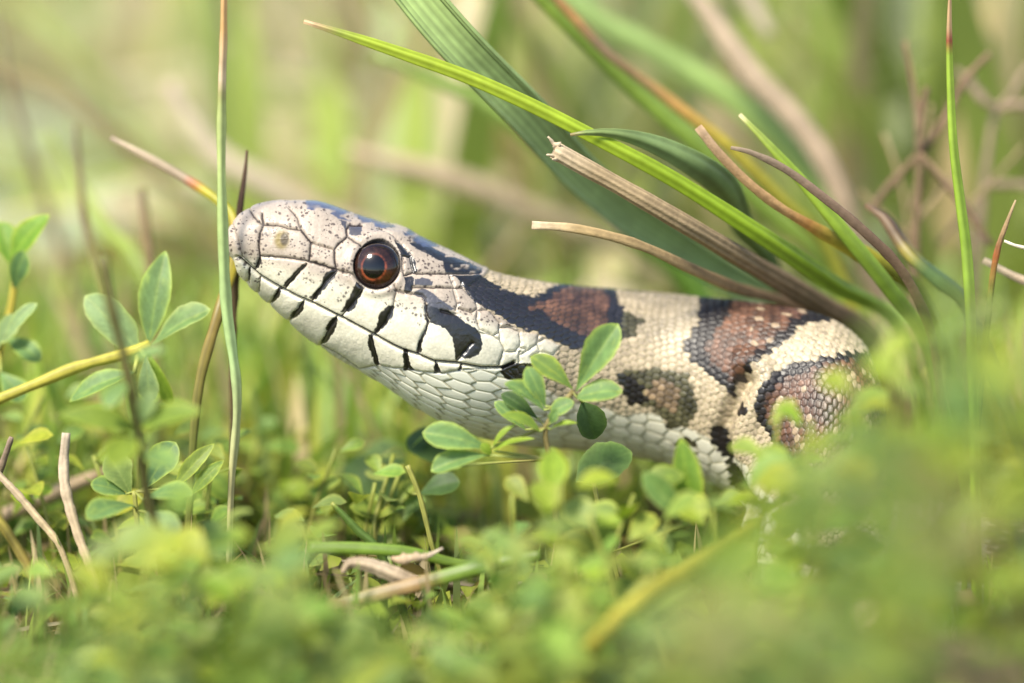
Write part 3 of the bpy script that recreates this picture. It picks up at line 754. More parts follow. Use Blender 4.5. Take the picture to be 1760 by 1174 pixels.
def px_path(pts, root=False, drop=(0.5, 0.6)):
    """pixel path [(px,py,depth)] -> points; with root, the far end is carried on down into the soil"""
    P = [at(*p) for p in pts]
    if root and P[-1][2] > 0.0:
        d = P[-1] - P[-2]; d /= np.linalg.norm(d)
        z = P[-1][2]
        h = np.array([d[0], d[1], 0.0]) * z * drop[0]
        P.append(P[-1] + h * 0.6 + np.array([0, 0, -z * 0.55]))
        P.append(P[-1] + h * 0.4 + np.array([0, 0, -(P[-1][2] + 0.15)]))
    return P

GREEN = (112, 142, 62); BGREEN = (132, 168, 48); BLUEG = (104, 136, 92); DGREEN = (78, 104, 58)
TAN = (176, 152, 116); PTAN = (196, 176, 146); BROWN = (104, 84, 62); DBROWN = (78, 60, 48); ORANGE = (184, 132, 70); YELL = (178, 164, 62); GTAN = (150, 132, 108)

def blade(name, label, cat, pts, widths, cols, mat=None, group=None, root=True, **kw):
    P = px_path(pts, root)
    L = np.linalg.norm(np.diff(np.array(P), axis=0), axis=1).sum()
    base = P[-1].copy()
    vis = np.linalg.norm(np.diff(np.array(P[:len(pts)]), axis=0), axis=1).sum() / L
    me = blade_mesh(name, P, [w * PX for w in widths], cols, mat or M_blade, uend=vis, **kw)
    V = np.empty(len(me.vertices) * 3, np.float32); me.vertices.foreach_get('co', V)
    V = V.reshape(-1, 3) - base; me.vertices.foreach_set('co', V.astype(np.float32).ravel())
    o = link(name, me); o.location = Vector(base)
    tag(o, label, cat, group)
    return o

# --- left of the head
blade('grass_shoot', 'upright green grass blade with dry tan top, touching the snout', 'grass blade',
      [(384, -40, -0.25), (383, 60, -0.25), (381, 180, -0.22), (382, 340, -0.2), (390, 520, -0.15), (408, 680, -0.1), (398, 830, 0.0)],
      [9, 13, 16, 16, 17, 20, 18, 15, 12], [(0, (198, 160, 108)), (0.10, (190, 150, 96)), (0.20, (206, 184, 150)), (0.235, (150, 150, 90)), (0.26, (170, 180, 112)), (0.5, (162, 182, 116)), (0.75, (158, 182, 122)), (1, (180, 172, 124))],
      ridges=3, K=24, fold=0.3, thick=0.2, jag=0.28, seed=1, n=110)
blade('dry_twig', 'dark brown dry grass tip sticking up behind the snout', 'twig',
      [(424, 258, 0.75), (420, 300, 0.75), (413, 345, 0.75), (408, 400, 0.8), (402, 520, 0.8), (398, 700, 0.9)], [5, 10, 14, 14, 12, 12], [(0, (92, 72, 54)), (0.2, (70, 54, 42)), (1, (110, 92, 62))], M_straw, thick=0.7, fold=0, jag=0.5, seed=2)
blade('grass_shoot', 'grass stem with dead tan tip and orange joint left of the snout', 'grass blade',
      [(190, 237, 1.3), (250, 268, 1.25), (320, 308, 1.2), (370, 342, 1.1), (400, 372, 1.0), (404, 440, 0.8), (378, 530, 0.5), (345, 650, 0.45), (332, 770, 0.5)],
      [9, 15, 17, 17, 16, 18, 19, 19, 16, 14], [(0, (150, 132, 112)), (0.04, PTAN), (0.22, (178, 158, 132)), (0.232, (190, 100, 60)), (0.25, ORANGE), (0.27, (176, 168, 40)), (0.38, (160, 160, 40)), (0.44, ORANGE), (0.52, (150, 140, 50)), (0.7, (138, 118, 60)), (1, (120, 124, 60))],
      thick=0.5, fold=0.05, jag=0.15, seed=3, n=80)
blade('dry_stalk', 'short blurred brown stalk behind the left sprig', 'stalk',
      [(243, 322, 3.0), (250, 380, 3.0), (260, 470, 3.0), (270, 640, 3.0)], [14, 20, 18, 16], [(0, (128, 104, 78)), (0.4, (138, 120, 84)), (1, (130, 130, 70))], M_straw, thick=0.7, fold=0, jag=0.3, seed=4)
blade('dry_stalk', 'thin blurred brown stalk rising beside the pale leaves at far left', 'stalk',
      [(130, 215, 3.2), (136, 290, 3.2), (152, 400, 3.0), (185, 520, 2.6), (225, 700, 2.0)], [8, 14, 16, 16, 16], [(0, (120, 104, 84)), (0.3, (112, 92, 70)), (0.6, (128, 136, 66)), (1, (120, 140, 60))], M_straw, thick=0.6, fold=0, jag=0.25, seed=5)
blade('dry_stalk', 'very blurred dark stalk leaning in at the upper left edge', 'stalk',
      [(-10, 20, 6), (15, 140, 6), (50, 270, 6), (95, 400, 6), (140, 560, 6)], [8, 14, 17, 18, 18], [(0, (120, 104, 84)), (1, (130, 116, 84))], M_straw, thick=0.6, fold=0, jag=0.2, seed=6)
blade('grass_shoot', 'blurred yellow green blade arching behind the left sprig', 'grass blade',
      [(80, 225, 5), (120, 290, 5), (180, 390, 4.6), (230, 440, 4.2), (290, 560, 4)], [8, 22, 30, 30, 26], [(0, (158, 172, 86)), (1, (138, 158, 66))], seed=7)

# --- behind and above the neck
blade('grass_shoot', 'wide blue green blade crossing the top of the frame', 'grass blade',
      [(640, -110, 0.3), (715, -10, 0.3), (800, 88, 0.45), (905, 195, 0.9), (1000, 300, 1.5), (1100, 385, 2.2), (1240, 470, 3.3), (1380, 560, 4.0)],
      [64, 70, 70, 68, 64, 60, 56, 50], [(0, (164, 186, 112)), (0.4, (160, 184, 120)), (1, (156, 180, 124))], ridges=15, K=60, fold=-0.12, thick=0.10, roll=(0.0, 0.1), seed=8, n=80)
blade('grass_shoot', 'long bright green ridged blade with cream tip pointing left above the head', 'grass blade',
      [(522, 37, 0.15), (600, 62, 0.15), (700, 96, 0.15), (800, 132, 0.15), (900, 176, 0.15), (1000, 226, 0.18), (1150, 305, 0.3), (1300, 400, 0.6), (1430, 487, 1.2), (1540, 560, 2.0)],
      [7, 17, 22, 24, 24, 24, 26, 27, 30, 32, 30, 26, 22], [(0, (210, 180, 140)), (0.02, (176, 150, 110)), (0.05, (150, 164, 70)), (0.09, (158, 176, 52)), (0.3, (154, 174, 46)), (0.6, (142, 170, 42)), (1, (136, 164, 50))],
      ridges=5, K=40, thick=0.5, fold=0.05, jag=0.06, seed=9, n=90)
blade('grass_leaf', 'dark green folded leaf tip resting on the long bright blade', 'grass leaf',
      [(980, 232, 0.05), (1020, 228, 0.1), (1070, 233, 0.2), (1130, 252, 0.35), (1195, 286, 0.55), (1245, 326, 0.9), (1275, 390, 1.5), (1330, 470, 2.3)],
      [5, 18, 34, 46, 52, 46, 40, 34, 28], [(0, (160, 140, 100)), (0.04, (150, 168, 100)), (0.2, (132, 154, 98)), (0.6, (124, 146, 92)), (1, (116, 142, 86))], ridges=5, K=36, fold=0.2, thick=0.12, roll=(-0.3, -0.1), seed=10)
st = blade('broken_straw', 'thick pale broken straw with frayed end, lying above the neck', 'straw',
      [(952, 258, 0.05), (1000, 285, 0.08), (1060, 318, 0.12), (1130, 358, 0.2), (1200, 399, 0.4), (1320, 470, 1.1), (1420, 530, 1.8), (1500, 588, 2.4)],
      [28, 28, 30, 31, 33, 36, 38, 38], [(0, PTAN), (0.1, (170, 148, 114)), (0.35, (158, 136, 104)), (0.6, (150, 126, 98)), (1, (128, 104, 80))], M_straw, ridges=8, K=40, thick=0.75, fold=0, jag=0.10, seed=11, n=90, hollow=True)
for i, (dx, dy, l) in enumerate([(-2, -12, 16), (4, -4, 10), (-6, 8, 13), (2, 14, 9)]):
    p = [at(956 + dx * 0.5 + 8, 262 + dy, 0.0 + 0.02 * i), at(952 + dx * 0.5, 259 + dy * 1.1, 0.0), at(952 - l * 0.55 + dx, 256 + dy * 1.25 - (6 if i == 0 else 0), -0.02)]
    me = blade_mesh('frayed_fibre', [q - np.array(st.location) for q in p], [9 * PX, 8 * PX, 3 * PX], [(0, PTAN), (1, (206, 186, 156))], M_straw, n=8, K=8, thick=0.35, jag=0.5, seed=40 + i)
    link('frayed_fibre', me, st)
blade('dry_straw', 'slender tan straw with blunt end just above the neck', 'straw',
      [(914, 388, 0.1), (975, 392, 0.1), (1045, 406, 0.15), (1110, 427, 0.3), (1180, 460, 0.6), (1260, 494, 1.1), (1350, 520, 1.8), (1480, 575, 2.6)],
      [15, 16, 18, 20, 20, 22, 24, 24], [(0, PTAN), (0.1, (184, 158, 112)), (0.4, (164, 136, 98)), (1, (134, 104, 78))], M_straw, ridges=3, K=24, thick=0.8, fold=0, jag=0.22, seed=12, n=70, hollow=True)
blade('dry_straw', 'curled tan blade with open tube end, turning orange then yellow below', 'straw',
      [(1200, 218, 0.3), (1235, 262, 0.3), (1285, 312, 0.35), (1340, 355, 0.45), (1395, 388, 0.6), (1450, 420, 0.8), (1500, 448, 1.0), (1590, 520, 1.6)],
      [13, 15, 15, 15, 20, 28, 30, 26, 20], [(0, (180, 152, 120)), (0.15, (168, 136, 98)), (0.35, (186, 148, 100)), (0.45, ORANGE), (0.55, YELL), (0.7, (176, 168, 52)), (1, (140, 150, 60))], M_straw, ridges=2, K=24, thick=0.5, fold=0.2, jag=0.2, seed=13, n=70, hollow=True)
blade('grass_shoot', 'short pointed green blade tip crossing the grey stalk', 'grass blade',
      [(1271, 197, 0.5), (1310, 238, 0.5), (1380, 315, 0.55), (1450, 400, 0.6), (1530, 500, 0.8), (1590, 590, 1.2)], [7, 16, 22, 26, 28, 28, 22], [(0, (206, 190, 150)), (0.04, (166, 180, 90)), (0.2, (146, 172, 60)), (1, (130, 160, 56))], ridges=3, K=24, fold=0.2, thick=0.25, seed=14)
blade('dry_stalk', 'thin grey brown wrinkled stalk curving over the green blades', 'stalk',
      [(1256, 254, 0.2), (1290, 262, 0.2), (1350, 292, 0.2), (1420, 345, 0.2), (1480, 395, 0.22), (1540, 455, 0.3), (1580, 520, 0.4), (1605, 590, 0.7)], [6, 12, 13, 15, 16, 17, 16, 14], [(0, (150, 132, 110)), (0.3, (122, 102, 84)), (0.6, (104, 84, 66)), (1, (112, 88, 60))], M_straw, ridges=2, K=20, thick=0.6, fold=0.1, jag=0.25, seed=15, n=70)
blade('grass_shoot', 'green blade with brown rolled edge leaning in from the top', 'grass blade',
      [(880, -60, 2.0), (960, 20, 2.2), (1050, 110, 2.4), (1130, 185, 2.6), (1220, 265, 2.8), (1310, 350, 3.0), (1420, 450, 3.2)], [34, 40, 42, 40, 38, 36, 32], [(0, (136, 160, 66)), (0.5, (142, 168, 70)), (1, (146, 170, 74))], ridges=3, K=24, fold=0.25, thick=0.1, roll=0.4, seed=16)
blade('grass_shoot', 'withering blade fading from brown to orange and yellow', 'grass blade',
      [(930, -30, 1.9), (985, 28, 2.0), (1045, 92, 2.1), (1110, 140, 2.2), (1180, 195, 2.3), (1250, 250, 2.4), (1330, 330, 2.6), (1430, 440, 3.0)], [14, 20, 18, 22, 24, 24, 26, 24], [(0, (150, 122, 88)), (0.1, (184, 140, 84)), (0.2, (138, 118, 92)), (0.35, (160, 132, 88)), (0.45, (192, 148, 82)), (0.6, YELL), (1, (160, 160, 60))], M_straw, thick=0.35, seed=17)
blade('grass_shoot', 'soft blue green blade high on the right, out of focus', 'grass blade',
      [(930, -60, 5), (1010, 20, 5), (1130, 90, 5), (1260, 170, 5), (1370, 270, 5), (1450, 390, 5), (1540, 540, 5)], [32, 46, 50, 52, 50, 46, 40], [(0, (156, 180, 108)), (1, (150, 176, 92))], fold=0.2, thick=0.08, seed=18)
blade('dry_straw', 'broad blurred beige straw sloping down from the top edge', 'straw',
      [(1150, -70, 4.5), (1210, 10, 4.5), (1290, 125, 4.5), (1370, 210, 4.5), (1420, 285, 4.5), (1460, 380, 4.6), (1520, 540, 5)], [36, 40, 46, 46, 44, 40, 36], [(0, (186, 166, 140)), (1, (174, 150, 124))], M_straw, thick=0.4, fold=0.1, jag=0.15, seed=19)
blade('dry_straw', 'stub of pale blurred straw at the top edge', 'straw',
      [(1325, 62, 6), (1300, 20, 6), (1270, -40, 6), (1240, -200, 7)], [20, 44, 50, 40], [(0, (206, 188, 164)), (1, (196, 178, 154))], M_straw, root=False, thick=0.4, jag=0.2, seed=20)
blade('grass_shoot', 'blurred green blade curving under the wide blue green one', 'grass blade',
      [(640, 95, 4.2), (730, 130, 4.2), (830, 175, 4.2), (900, 225, 4.2), (1000, 310, 4.3), (1090, 400, 4.4), (1200, 500, 4.6)], [12, 26, 34, 40, 46, 50, 48], [(0, (140, 160, 80)), (1, (110, 146, 60))], fold=0.2, thick=0.08, seed=21)
blade('dry_straw', 'long blurred beige straw lying behind the head', 'straw',
      [(600, 258, 7), (680, 280, 7), (780, 310, 7), (880, 350, 7.2), (980, 392, 7.5), (1100, 440, 8)], [24, 44, 50, 48, 44, 36], [(0, (190, 168, 140)), (1, (176, 158, 124))], M_straw, thick=0.4, jag=0.15, seed=22)
blade('dry_straw', 'blurred pale straw sloping from upper left toward the snout', 'straw',
      [(290, 140, 7), (320, 200, 7), (370, 265, 7), (440, 310, 7), (560, 370, 7.2), (700, 440, 7.5)], [26, 46, 50, 52, 50, 40], [(0, (204, 188, 162)), (1, (190, 172, 140))], M_straw, thick=0.4, jag=0.15, seed=23)

# --- right edge
blade('grass_shoot', 'upright green blade with dry tip and red brown ring at far right', 'grass blade',
      [(1633, -30, 0.1), (1631, 60, 0.1), (1633, 150, 0.1), (1638, 250, 0.1), (1650, 350, 0.1), (1660, 430, 0.1), (1668, 560, 0.1)], [4, 11, 14, 16, 18, 20, 18], [(0, (160, 132, 96)), (0.16, (170, 140, 100)), (0.175, (130, 60, 36)), (0.185, (170, 130, 40)), (0.2, (146, 172, 56)), (1, (130, 160, 52))], ridges=3, K=24, fold=0.25, thick=0.3, seed=24)
def weed(label, root_pts, branches, depth, col, w):
    P = px_path([(x, y, depth) for x, y in root_pts], True)
    base = P[-1].copy()
    o = empty('dry_weed', base)
    tag(o, label, 'dry weed')
    link('stalk', blade_mesh('stalk', [p - base for p in P], [w * PX * k for k in (0.5, 0.9, 1.1, 1.2)], [(0, col), (1, tuple(int(c * 0.8) for c in col))], M_straw, thick=0.8, fold=0, jag=0.4, seed=int(root_pts[0][0]), K=10), o)
    for i, b in enumerate(branches):
        Q = [at(x, y, depth + 0.15 * (i % 3 - 1)) - base for x, y in b]
        link('branch', blade_mesh('branch', Q, [w * PX * k for k in (0.6, 0.9, 0.8)], [(0, col), (1, tuple(int(c * 0.85) for c in col))], M_straw, thick=0.8, fold=0, jag=0.4, seed=i + 50, K=10, n=24), o)
weed('blurred brown weed with broken upright stalks near the right edge', [(1555, 70), (1566, 130), (1575, 190), (1578, 300), (1572, 400)],
     [[(1592, 150), (1584, 200), (1577, 260)], [(1700, 90), (1660, 135), (1620, 210), (1578, 270)], [(1577, 265), (1530, 320), (1495, 362)], [(1580, 265), (1640, 330), (1705, 420)]], 2.6, (138, 114, 88), 17)
weed('blurred grey weed with star shaped crossing twigs at the right edge', [(1770, 110), (1735, 165), (1712, 190), (1695, 280), (1680, 420)],
     [[(1655, 130), (1685, 165), (1712, 190)], [(1712, 190), (1745, 180), (1790, 182)], [(1640, 122), (1668, 140), (1690, 170)], [(1800, 330), (1740, 318), (1690, 322)]], 4.0, (164, 142, 118), 20)
weed('thin blurred dry stems tangled low between the straws and the right edge', [(1520, 230), (1545, 300), (1560, 380), (1570, 450)],
     [[(1640, 300), (1600, 350), (1562, 400)], [(1480, 330), (1520, 370), (1560, 410)], [(1760, 250), (1690, 330), (1610, 420)], [(1600, 180), (1590, 260), (1566, 360)]], 3.4, (170, 148, 112), 11)
blade('dry_straw', 'small pointed straw tip beside the right edge', 'straw', [(1746, 344, 0.2), (1730, 385, 0.2), (1714, 432, 0.25), (1700, 520, 0.3)], [3, 10, 11, 10], [(0, (168, 146, 110)), (0.4, (150, 120, 84)), (0.55, (160, 84, 50)), (1, (110, 134, 60))], M_straw, thick=0.5, jag=0.3, seed=26)
blade('dry_straw', 'white dry straw stub entering at the right edge', 'straw', [(1726, 414, 0.1), (1750, 424, 0.1), (1800, 436, 0.1), (1900, 500, 0.2)], [5, 9, 9, 9], [(0, (226, 212, 190)), (1, (206, 190, 160))], M_straw, thick=0.5, jag=0.3, seed=27)
blade('dry_straw', 'second beige straw end low at the right edge', 'straw', [(1690, 448, 0.8), (1730, 470, 0.8), (1790, 498, 0.8), (1900, 560, 1)], [12, 16, 16, 14], [(0, (196, 174, 148)), (1, (180, 158, 130))], M_straw, thick=0.5, jag=0.2, seed=28)
blade('grass_leaf', 'folded leaf half brown half green behind the thin stalk', 'grass leaf',
      [(1488, 352, 1.2), (1520, 372, 1.1), (1550, 415, 1.0), (1575, 445, 0.9), (1610, 475, 0.9), (1660, 520, 1.0)], [10, 26, 30, 28, 34, 28], [(0, (120, 96, 72)), (0.35, (104, 84, 60)), (0.5, (150, 140, 60)), (0.62, (90, 116, 72)), (1, (84, 112, 66))], ridges=3, K=24, fold=0.35, thick=0.12, roll=0.5, seed=29)

# --- low straws and blades in front
blade('dry_straw', 'beige bent straw standing in the lower left leaves', 'straw', [(112, 744, -0.1), (110, 790, -0.1), (116, 850, -0.15), (132, 915, -0.2), (160, 985, -0.3)], [14, 19, 18, 17, 15], [(0, (190, 172, 148)), (1, (186, 164, 128))], M_straw, thick=0.6, jag=0.3, seed=30)
blade('dry_straw', 'thin straw slanting down from the left edge', 'straw', [(-30, 790, 0.1), (20, 838, 0.0), (60, 885, -0.1), (102, 940, -0.2)], [12, 13, 13, 11], [(0, (180, 160, 134)), (1, (184, 164, 124))], M_straw, thick=0.6, jag=0.3, seed=31)
blade('dry_straw', 'short grey straw stub at the left edge', 'straw', [(20, 752, 0.1), (8, 790, 0.2), (-20, 850, 0.3)], [9, 13, 12], [(0, (150, 130, 110)), (1, (140, 120, 96))], M_straw, thick=0.6, jag=0.3, seed=32)
blade('dry_straw', 'blurred straw lying flat behind the lower left leaves', 'straw', [(-40, 905, 1.6), (40, 870, 1.6), (140, 828, 1.7), (220, 800, 2)], [24, 28, 26, 20], [(0, (176, 154, 128)), (1, (166, 144, 114))], M_straw, root=False, thick=0.5, jag=0.2, seed=33)
blade('grass_shoot', 'narrow dark green blade tip poking up below the chin', 'grass blade', [(570, 864, -0.3), (590, 885, -0.3), (615, 912, -0.3), (650, 945, -0.3)], [6, 12, 15, 14], [(0, (170, 170, 80)), (0.1, (96, 122, 50)), (1, (84, 108, 46))], thick=0.4, seed=34)
blade('grass_shoot', 'green blade lying flat below the snake with a withered curl', 'grass blade', [(530, 942, -0.55), (620, 944, -0.55), (700, 950, -0.55), (770, 966, -0.5), (850, 985, -0.4)], [20, 22, 20, 16, 10], [(0, (120, 146, 56)), (0.6, (116, 144, 52)), (1, (120, 140, 60))], ridges=3, K=24, thick=0.3, seed=35)
blade('withered_leaf', 'curled papery leaf end with dark hollow below the snake', 'dead leaf', [(762, 944, -0.66), (740, 955, -0.66), (712, 962, -0.68), (690, 968, -0.66), (672, 962, -0.62)], [4, 10, 20, 22, 10], [(0, (206, 190, 170)), (0.5, (190, 168, 140)), (1, (176, 150, 120))], M_straw, root=False, fold=0.6, thick=0.12, roll=0.8, jag=0.5, seed=36)
blade('withered_leaf', 'bent beige dead grass leaf lying low in front of the snake', 'dead leaf', [(588, 985, -0.7), (602, 968, -0.72), (640, 974, -0.72), (680, 990, -0.7), (725, 1010, -0.65)], [10, 18, 24, 26, 22], [(0, (170, 150, 124)), (0.5, (196, 176, 150)), (1, (166, 144, 116))], M_straw, root=False, ridges=4, K=24, fold=0.2, thick=0.2, jag=0.2, seed=37)
blade('grass_shoot', 'dry edged green blade crossing the bottom centre', 'grass blade', [(520, 1060, -0.8), (620, 1030, -0.8), (720, 1005, -0.8), (830, 975, -0.8), (930, 955, -0.9)], [20, 24, 26, 24, 16], [(0, (124, 146, 62)), (0.3, (168, 146, 104)), (0.5, (160, 130, 86)), (0.6, (120, 146, 60)), (1, (110, 140, 56))], root=False, ridges=3, K=24, thick=0.25, seed=38)
blade('dry_straw', 'thin tan straw lying low at the bottom centre', 'straw', [(860, 1082, -1.2), (920, 1045, -1.2), (985, 1010, -1.2), (1040, 985, -1.2)], [9, 10, 9, 8], [(0, (184, 160, 112)), (1, (176, 156, 110))], M_straw, root=False, thick=0.6, jag=0.3, seed=39)
blade('dry_straw', 'short pale straw pointing down at the bottom edge', 'straw', [(980, 1098, -1.4), (1002, 1130, -1.45), (1035, 1180, -1.5), (1050, 1230, -1.6)], [10, 12, 12, 10], [(0, (190, 178, 110)), (1, (184, 176, 104))], M_straw, thick=0.5, jag=0.3, seed=40)

# ------------------------------------------------------------------ leafy sprigs
OBOV = ([0, .08, .25, .45, .62, .78, .9, .97, 1], [.05, .16, .46, .80, 1, .94, .66, .30, .0])
ELLI = ([0, .1, .3, .5, .7, .85, .95, 1], [.05, .34, .82, 1, .86, .56, .25, .0])
ROUN = ([0, .06, .2, .4, .6, .8, .93, 1], [.05, .25, .72, .98, 1, .82, .48, .08])

def leaf_geo(L, W, shape=OBOV, nL=26, nW=17, cup=0.25, bend=0.15, base=(110, 140, 76), rim=(176, 190, 86), seed=0, notch=0.0):
    u = np.linspace(0, 1, nL); v = np.linspace(-1, 1, nW)
    w = np.interp(u, shape[0], shape[1])
    ragged = 1 + 0.16 * (vnoise(u * 7, 0.5, 0, seed) - 0.5) + 0.06 * (vnoise(u * 22, 0.5, 0, seed) - 0.5)
    asym = 1 + 0.22 * (vnoise(seed * 0.37, 0.1) - 0.5) * np.sign(v)
    X = np.repeat((u * L)[:, None], nW, 1)
    Y = (w * ragged * W / 2)[:, None] * (v * asym)[None, :]
    Z = cup * np.abs(Y) ** 1.3 / (W / 2) ** 0.3 + bend * L * (np.sin(u * math.pi * 0.9)[:, None] - 0.6 * u[:, None] ** 2) * 0.6
    Z = Z + 0.03 * L * (vnoise(X / L * 3, Y / W * 3 + 5, 0, seed + 3) - 0.5)
    if notch:
        X = X - notch * L * np.exp(-(np.abs(v)[None, :] / 0.3) ** 2) * (u[:, None] ** 6)
    V = np.stack([X, Y, Z], -1)
    b, r = lin(base), lin(rim)
    k = np.clip(np.abs(v)[None, :] ** 6 + 0.9 * smooth01(u, 0.93, 1.0)[:, None], 0, 1)[..., None]
    C = b * (1 - k) + r * k
    mid = np.exp(-(v / 0.10) ** 2)[None, :, None] * 0.28
    C = C * (1 - mid) + r * mid
    C = C * (0.90 + 0.20 * vnoise(X / L * 5, Y / W * 5, 0, seed + 7))[..., None]
    vein = 0.5 + 0.5 * np.cos((u[:, None] * 1.0 - np.abs(v)[None, :] * 0.30) * 2 * math.pi * 9)
    C = C * (1 + 0.10 * (vein ** 4) * (np.abs(v)[None, :] < 0.9))[..., None]
    sp = smooth01(vnoise(X / L * 9, Y / W * 9, 0, seed + 9), 0.78, 0.95)[..., None] * 0.35
    C = C * (1 - sp) + r * sp
    return V.reshape(-1, 3), C.reshape(-1, 3), grid_faces(nL, nW, wrap=False)

def frame(x, z):
    x = np.asarray(x, float); x = x / np.linalg.norm(x)
    z = np.asarray(z, float); z = z - (z @ x) * x; z /= np.linalg.norm(z) + 1e-9
    return x, np.cross(z, x), z

def sprig(name, label, root_px, stem_px, leaves, stem_col=(150, 150, 74), sw=9, cat='plant', group=None):
    """a plant traced leaf by leaf. leaves: (base px, tip px, width px, depth base, depth tip, tilt, options)"""
    base = at(*root_px); base[2] = min(base[2], 0.0) if base[2] < 0.3 else 0.0
    o = empty(name, base); tag(o, label, cat, group)
    P = [at(*p) for p in stem_px]
    if P[-1][2] > 0.05:
        P.append((P[-1] + base) / 2 + np.array([0.05, 0.03, 0.1])); P.append(base - np.array([0, 0, 0.1]))
    link('stem', blade_mesh('stem', [p - base for p in P], [sw * PX] * 4, [(0, stem_col), (0.5, tuple(int(c * 0.9) for c in stem_col)), (1, (120, 96, 66))], M_stem, thick=0.95, fold=0, jag=0.3, K=10, n=40, seed=int(root_px[0])), o)
    for i, lf in enumerate(leaves):
        b, tp, wpx, d0, d1, tilt = lf[:6]
        op = lf[6] if len(lf) > 6 else {}
        A, B = at(b[0], b[1], d0), at(tp[0], tp[1], d1)
        L = np.linalg.norm(B - A)
        zc_ = -FWD * math.cos(tilt) + np.array([0, 0, 1.0]) * math.sin(tilt)
        x, y, z = frame(B - A, zc_)
        V, C, F = leaf_geo(L, wpx * 0.88 * PX, seed=int(b[0] + tp[1]), **{k: v for k, v in op.items()})
        W = A + V[:, :1] * x + V[:, 1:2] * y + V[:, 2:] * z - base
        lo = link('leaf', make_mesh('leaf', W, F, C, M_leaf), o)
        # short leaf stalk
        q = stem_px[int(np.argmin([np.hypot(p[0] - b[0], p[1] - b[1]) for p in stem_px]))]
        S0 = at(*q)
        if np.linalg.norm(S0 - A) > 0.03:
            link('petiole', blade_mesh('petiole', [A - base + x * 0.01, (A + S0) / 2 - base + z * 0.01, S0 - base], [sw * 0.45 * PX] * 2, [(0, (160, 172, 90)), (1, stem_col)], M_stem, thick=0.9, fold=0, K=6, n=6, seed=i), lo)
    return o

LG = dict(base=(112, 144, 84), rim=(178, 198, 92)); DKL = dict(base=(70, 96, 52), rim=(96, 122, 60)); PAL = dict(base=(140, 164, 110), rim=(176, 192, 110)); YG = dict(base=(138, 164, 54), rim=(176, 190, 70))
def lk(d, **k):
    r = dict(d); r.update(k); return r

sprig('leafy_sprig', 'crisp green sprig of rounded leaves in front of the throat', (950, 1000, -0.35),
      [(985, 672, -0.42), (962, 700, -0.42), (938, 735, -0.42), (945, 790, -0.4), (955, 880, -0.35)],
      [((990, 672), (1062, 556), 62, -.42, -.5, .35, lk(LG, cup=.45)), ((990, 684), (1070, 672), 52, -.44, -.55, .75, lk(LG, notch=.12, shape=ROUN)),
       ((984, 668), (912, 612), 46, -.42, -.46, .55, lk(YG, base=(116, 142, 70))), ((938, 700), (906, 630), 40, -.45, -.5, .3, lk(LG)),
       ((936, 706), (868, 658), 36, -.46, -.55, .8, lk(LG, cup=.6)), ((930, 742), (864, 712), 40, -.46, -.62, 1.0, lk(YG, base=(130, 156, 66), shape=ELLI)),
       ((946, 712), (986, 690), 36, -.46, -.5, .6, lk(LG, shape=ROUN)), ((944, 738), (992, 726), 18, -.5, -.6, 1.2, lk(YG, shape=ELLI)),
       ((946, 728), (958, 702), 20, -.55, -.6, .3, lk(LG, shape=ELLI)), ((842, 772), (726, 742), 58, -.5, -.55, .5, lk(LG)), ((838, 782), (740, 808), 50, -.5, -.6, .75, lk(LG, cup=.4)),
       ((846, 768), (886, 728), 16, -.5, -.55, 1.1, lk(YG, shape=ELLI)), ((846, 776), (918, 752), 18, -.5, -.6, 1.1, lk(YG, shape=ELLI)), ((844, 784), (828, 762), 20, -.5, -.55, .4, lk(YG)),
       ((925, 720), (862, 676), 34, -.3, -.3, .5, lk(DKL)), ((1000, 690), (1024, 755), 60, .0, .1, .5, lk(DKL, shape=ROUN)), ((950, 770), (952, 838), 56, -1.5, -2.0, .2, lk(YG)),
       ((800, 800), (700, 750), 70, .9, 1.3, .3, lk(DKL, shape=ROUN)), ((905, 740), (850, 690), 28, -.3, -.3, .3, lk(LG))], stem_col=(132, 118, 70))
sprig('leafy_sprig', 'sprig of broad pale leaves on a thick yellow stem at the left', (120, 1000, 0.6),
      [(258, 592, 0.7), (240, 600, 0.7), (200, 612, 0.65), (130, 632, 0.6), (60, 662, 0.6), (0, 687, 0.6), (-60, 712, 0.6), (-120, 760, 0.6)],
      [((256, 590), (284, 430), 66, .7, .75, .25, lk(LG, base=(118, 146, 90), shape=ELLI)), ((238, 602), (146, 508), 72, .7, .7, .2, lk(PAL, shape=ROUN)),
       ((262, 594), (360, 530), 64, .7, .55, .9, lk(PAL, base=(116, 144, 84))), ((232, 640), (118, 690), 52, .6, .6, .9, lk(LG, shape=ELLI)),
       ((250, 610), (258, 690), 44, .5, .6, .3, lk(PAL)), ((252, 600), (296, 700), 30, .7, .8, .3, lk(YG))], stem_col=(190, 180, 74), sw=20)
sprig('leafy_sprig', 'low sprig with speckled leaves at the foot of the dark stem', (250, 985, -0.3),
      [(232, 845, -0.2), (235, 880, -0.2), (240, 950, -0.2)],
      [((225, 850), (186, 780), 58, -.15, -.2, .5, lk(PAL, base=(132, 152, 84))), ((218, 850), (156, 832), 46, -.15, -.3, .7, lk(LG)), ((250, 840), (302, 760), 62, -.05, -.1, .3, lk(LG, base=(96, 128, 84))),
       ((300, 838), (368, 762), 34, -.1, -.1, .4, lk(YG, shape=ELLI, base=(124, 142, 66))), ((330, 850), (384, 790), 30, -.1, -.1, .5, lk(YG, base=(108, 134, 50), shape=ELLI)), ((245, 860), (330, 850), 60, -.4, -.9, .9, lk(LG)),
       ((230, 870), (150, 890), 56, -.4, -.9, .9, lk(LG)), ((250, 880), (300, 930), 60, -.6, -1.2, .9, lk(PAL))])
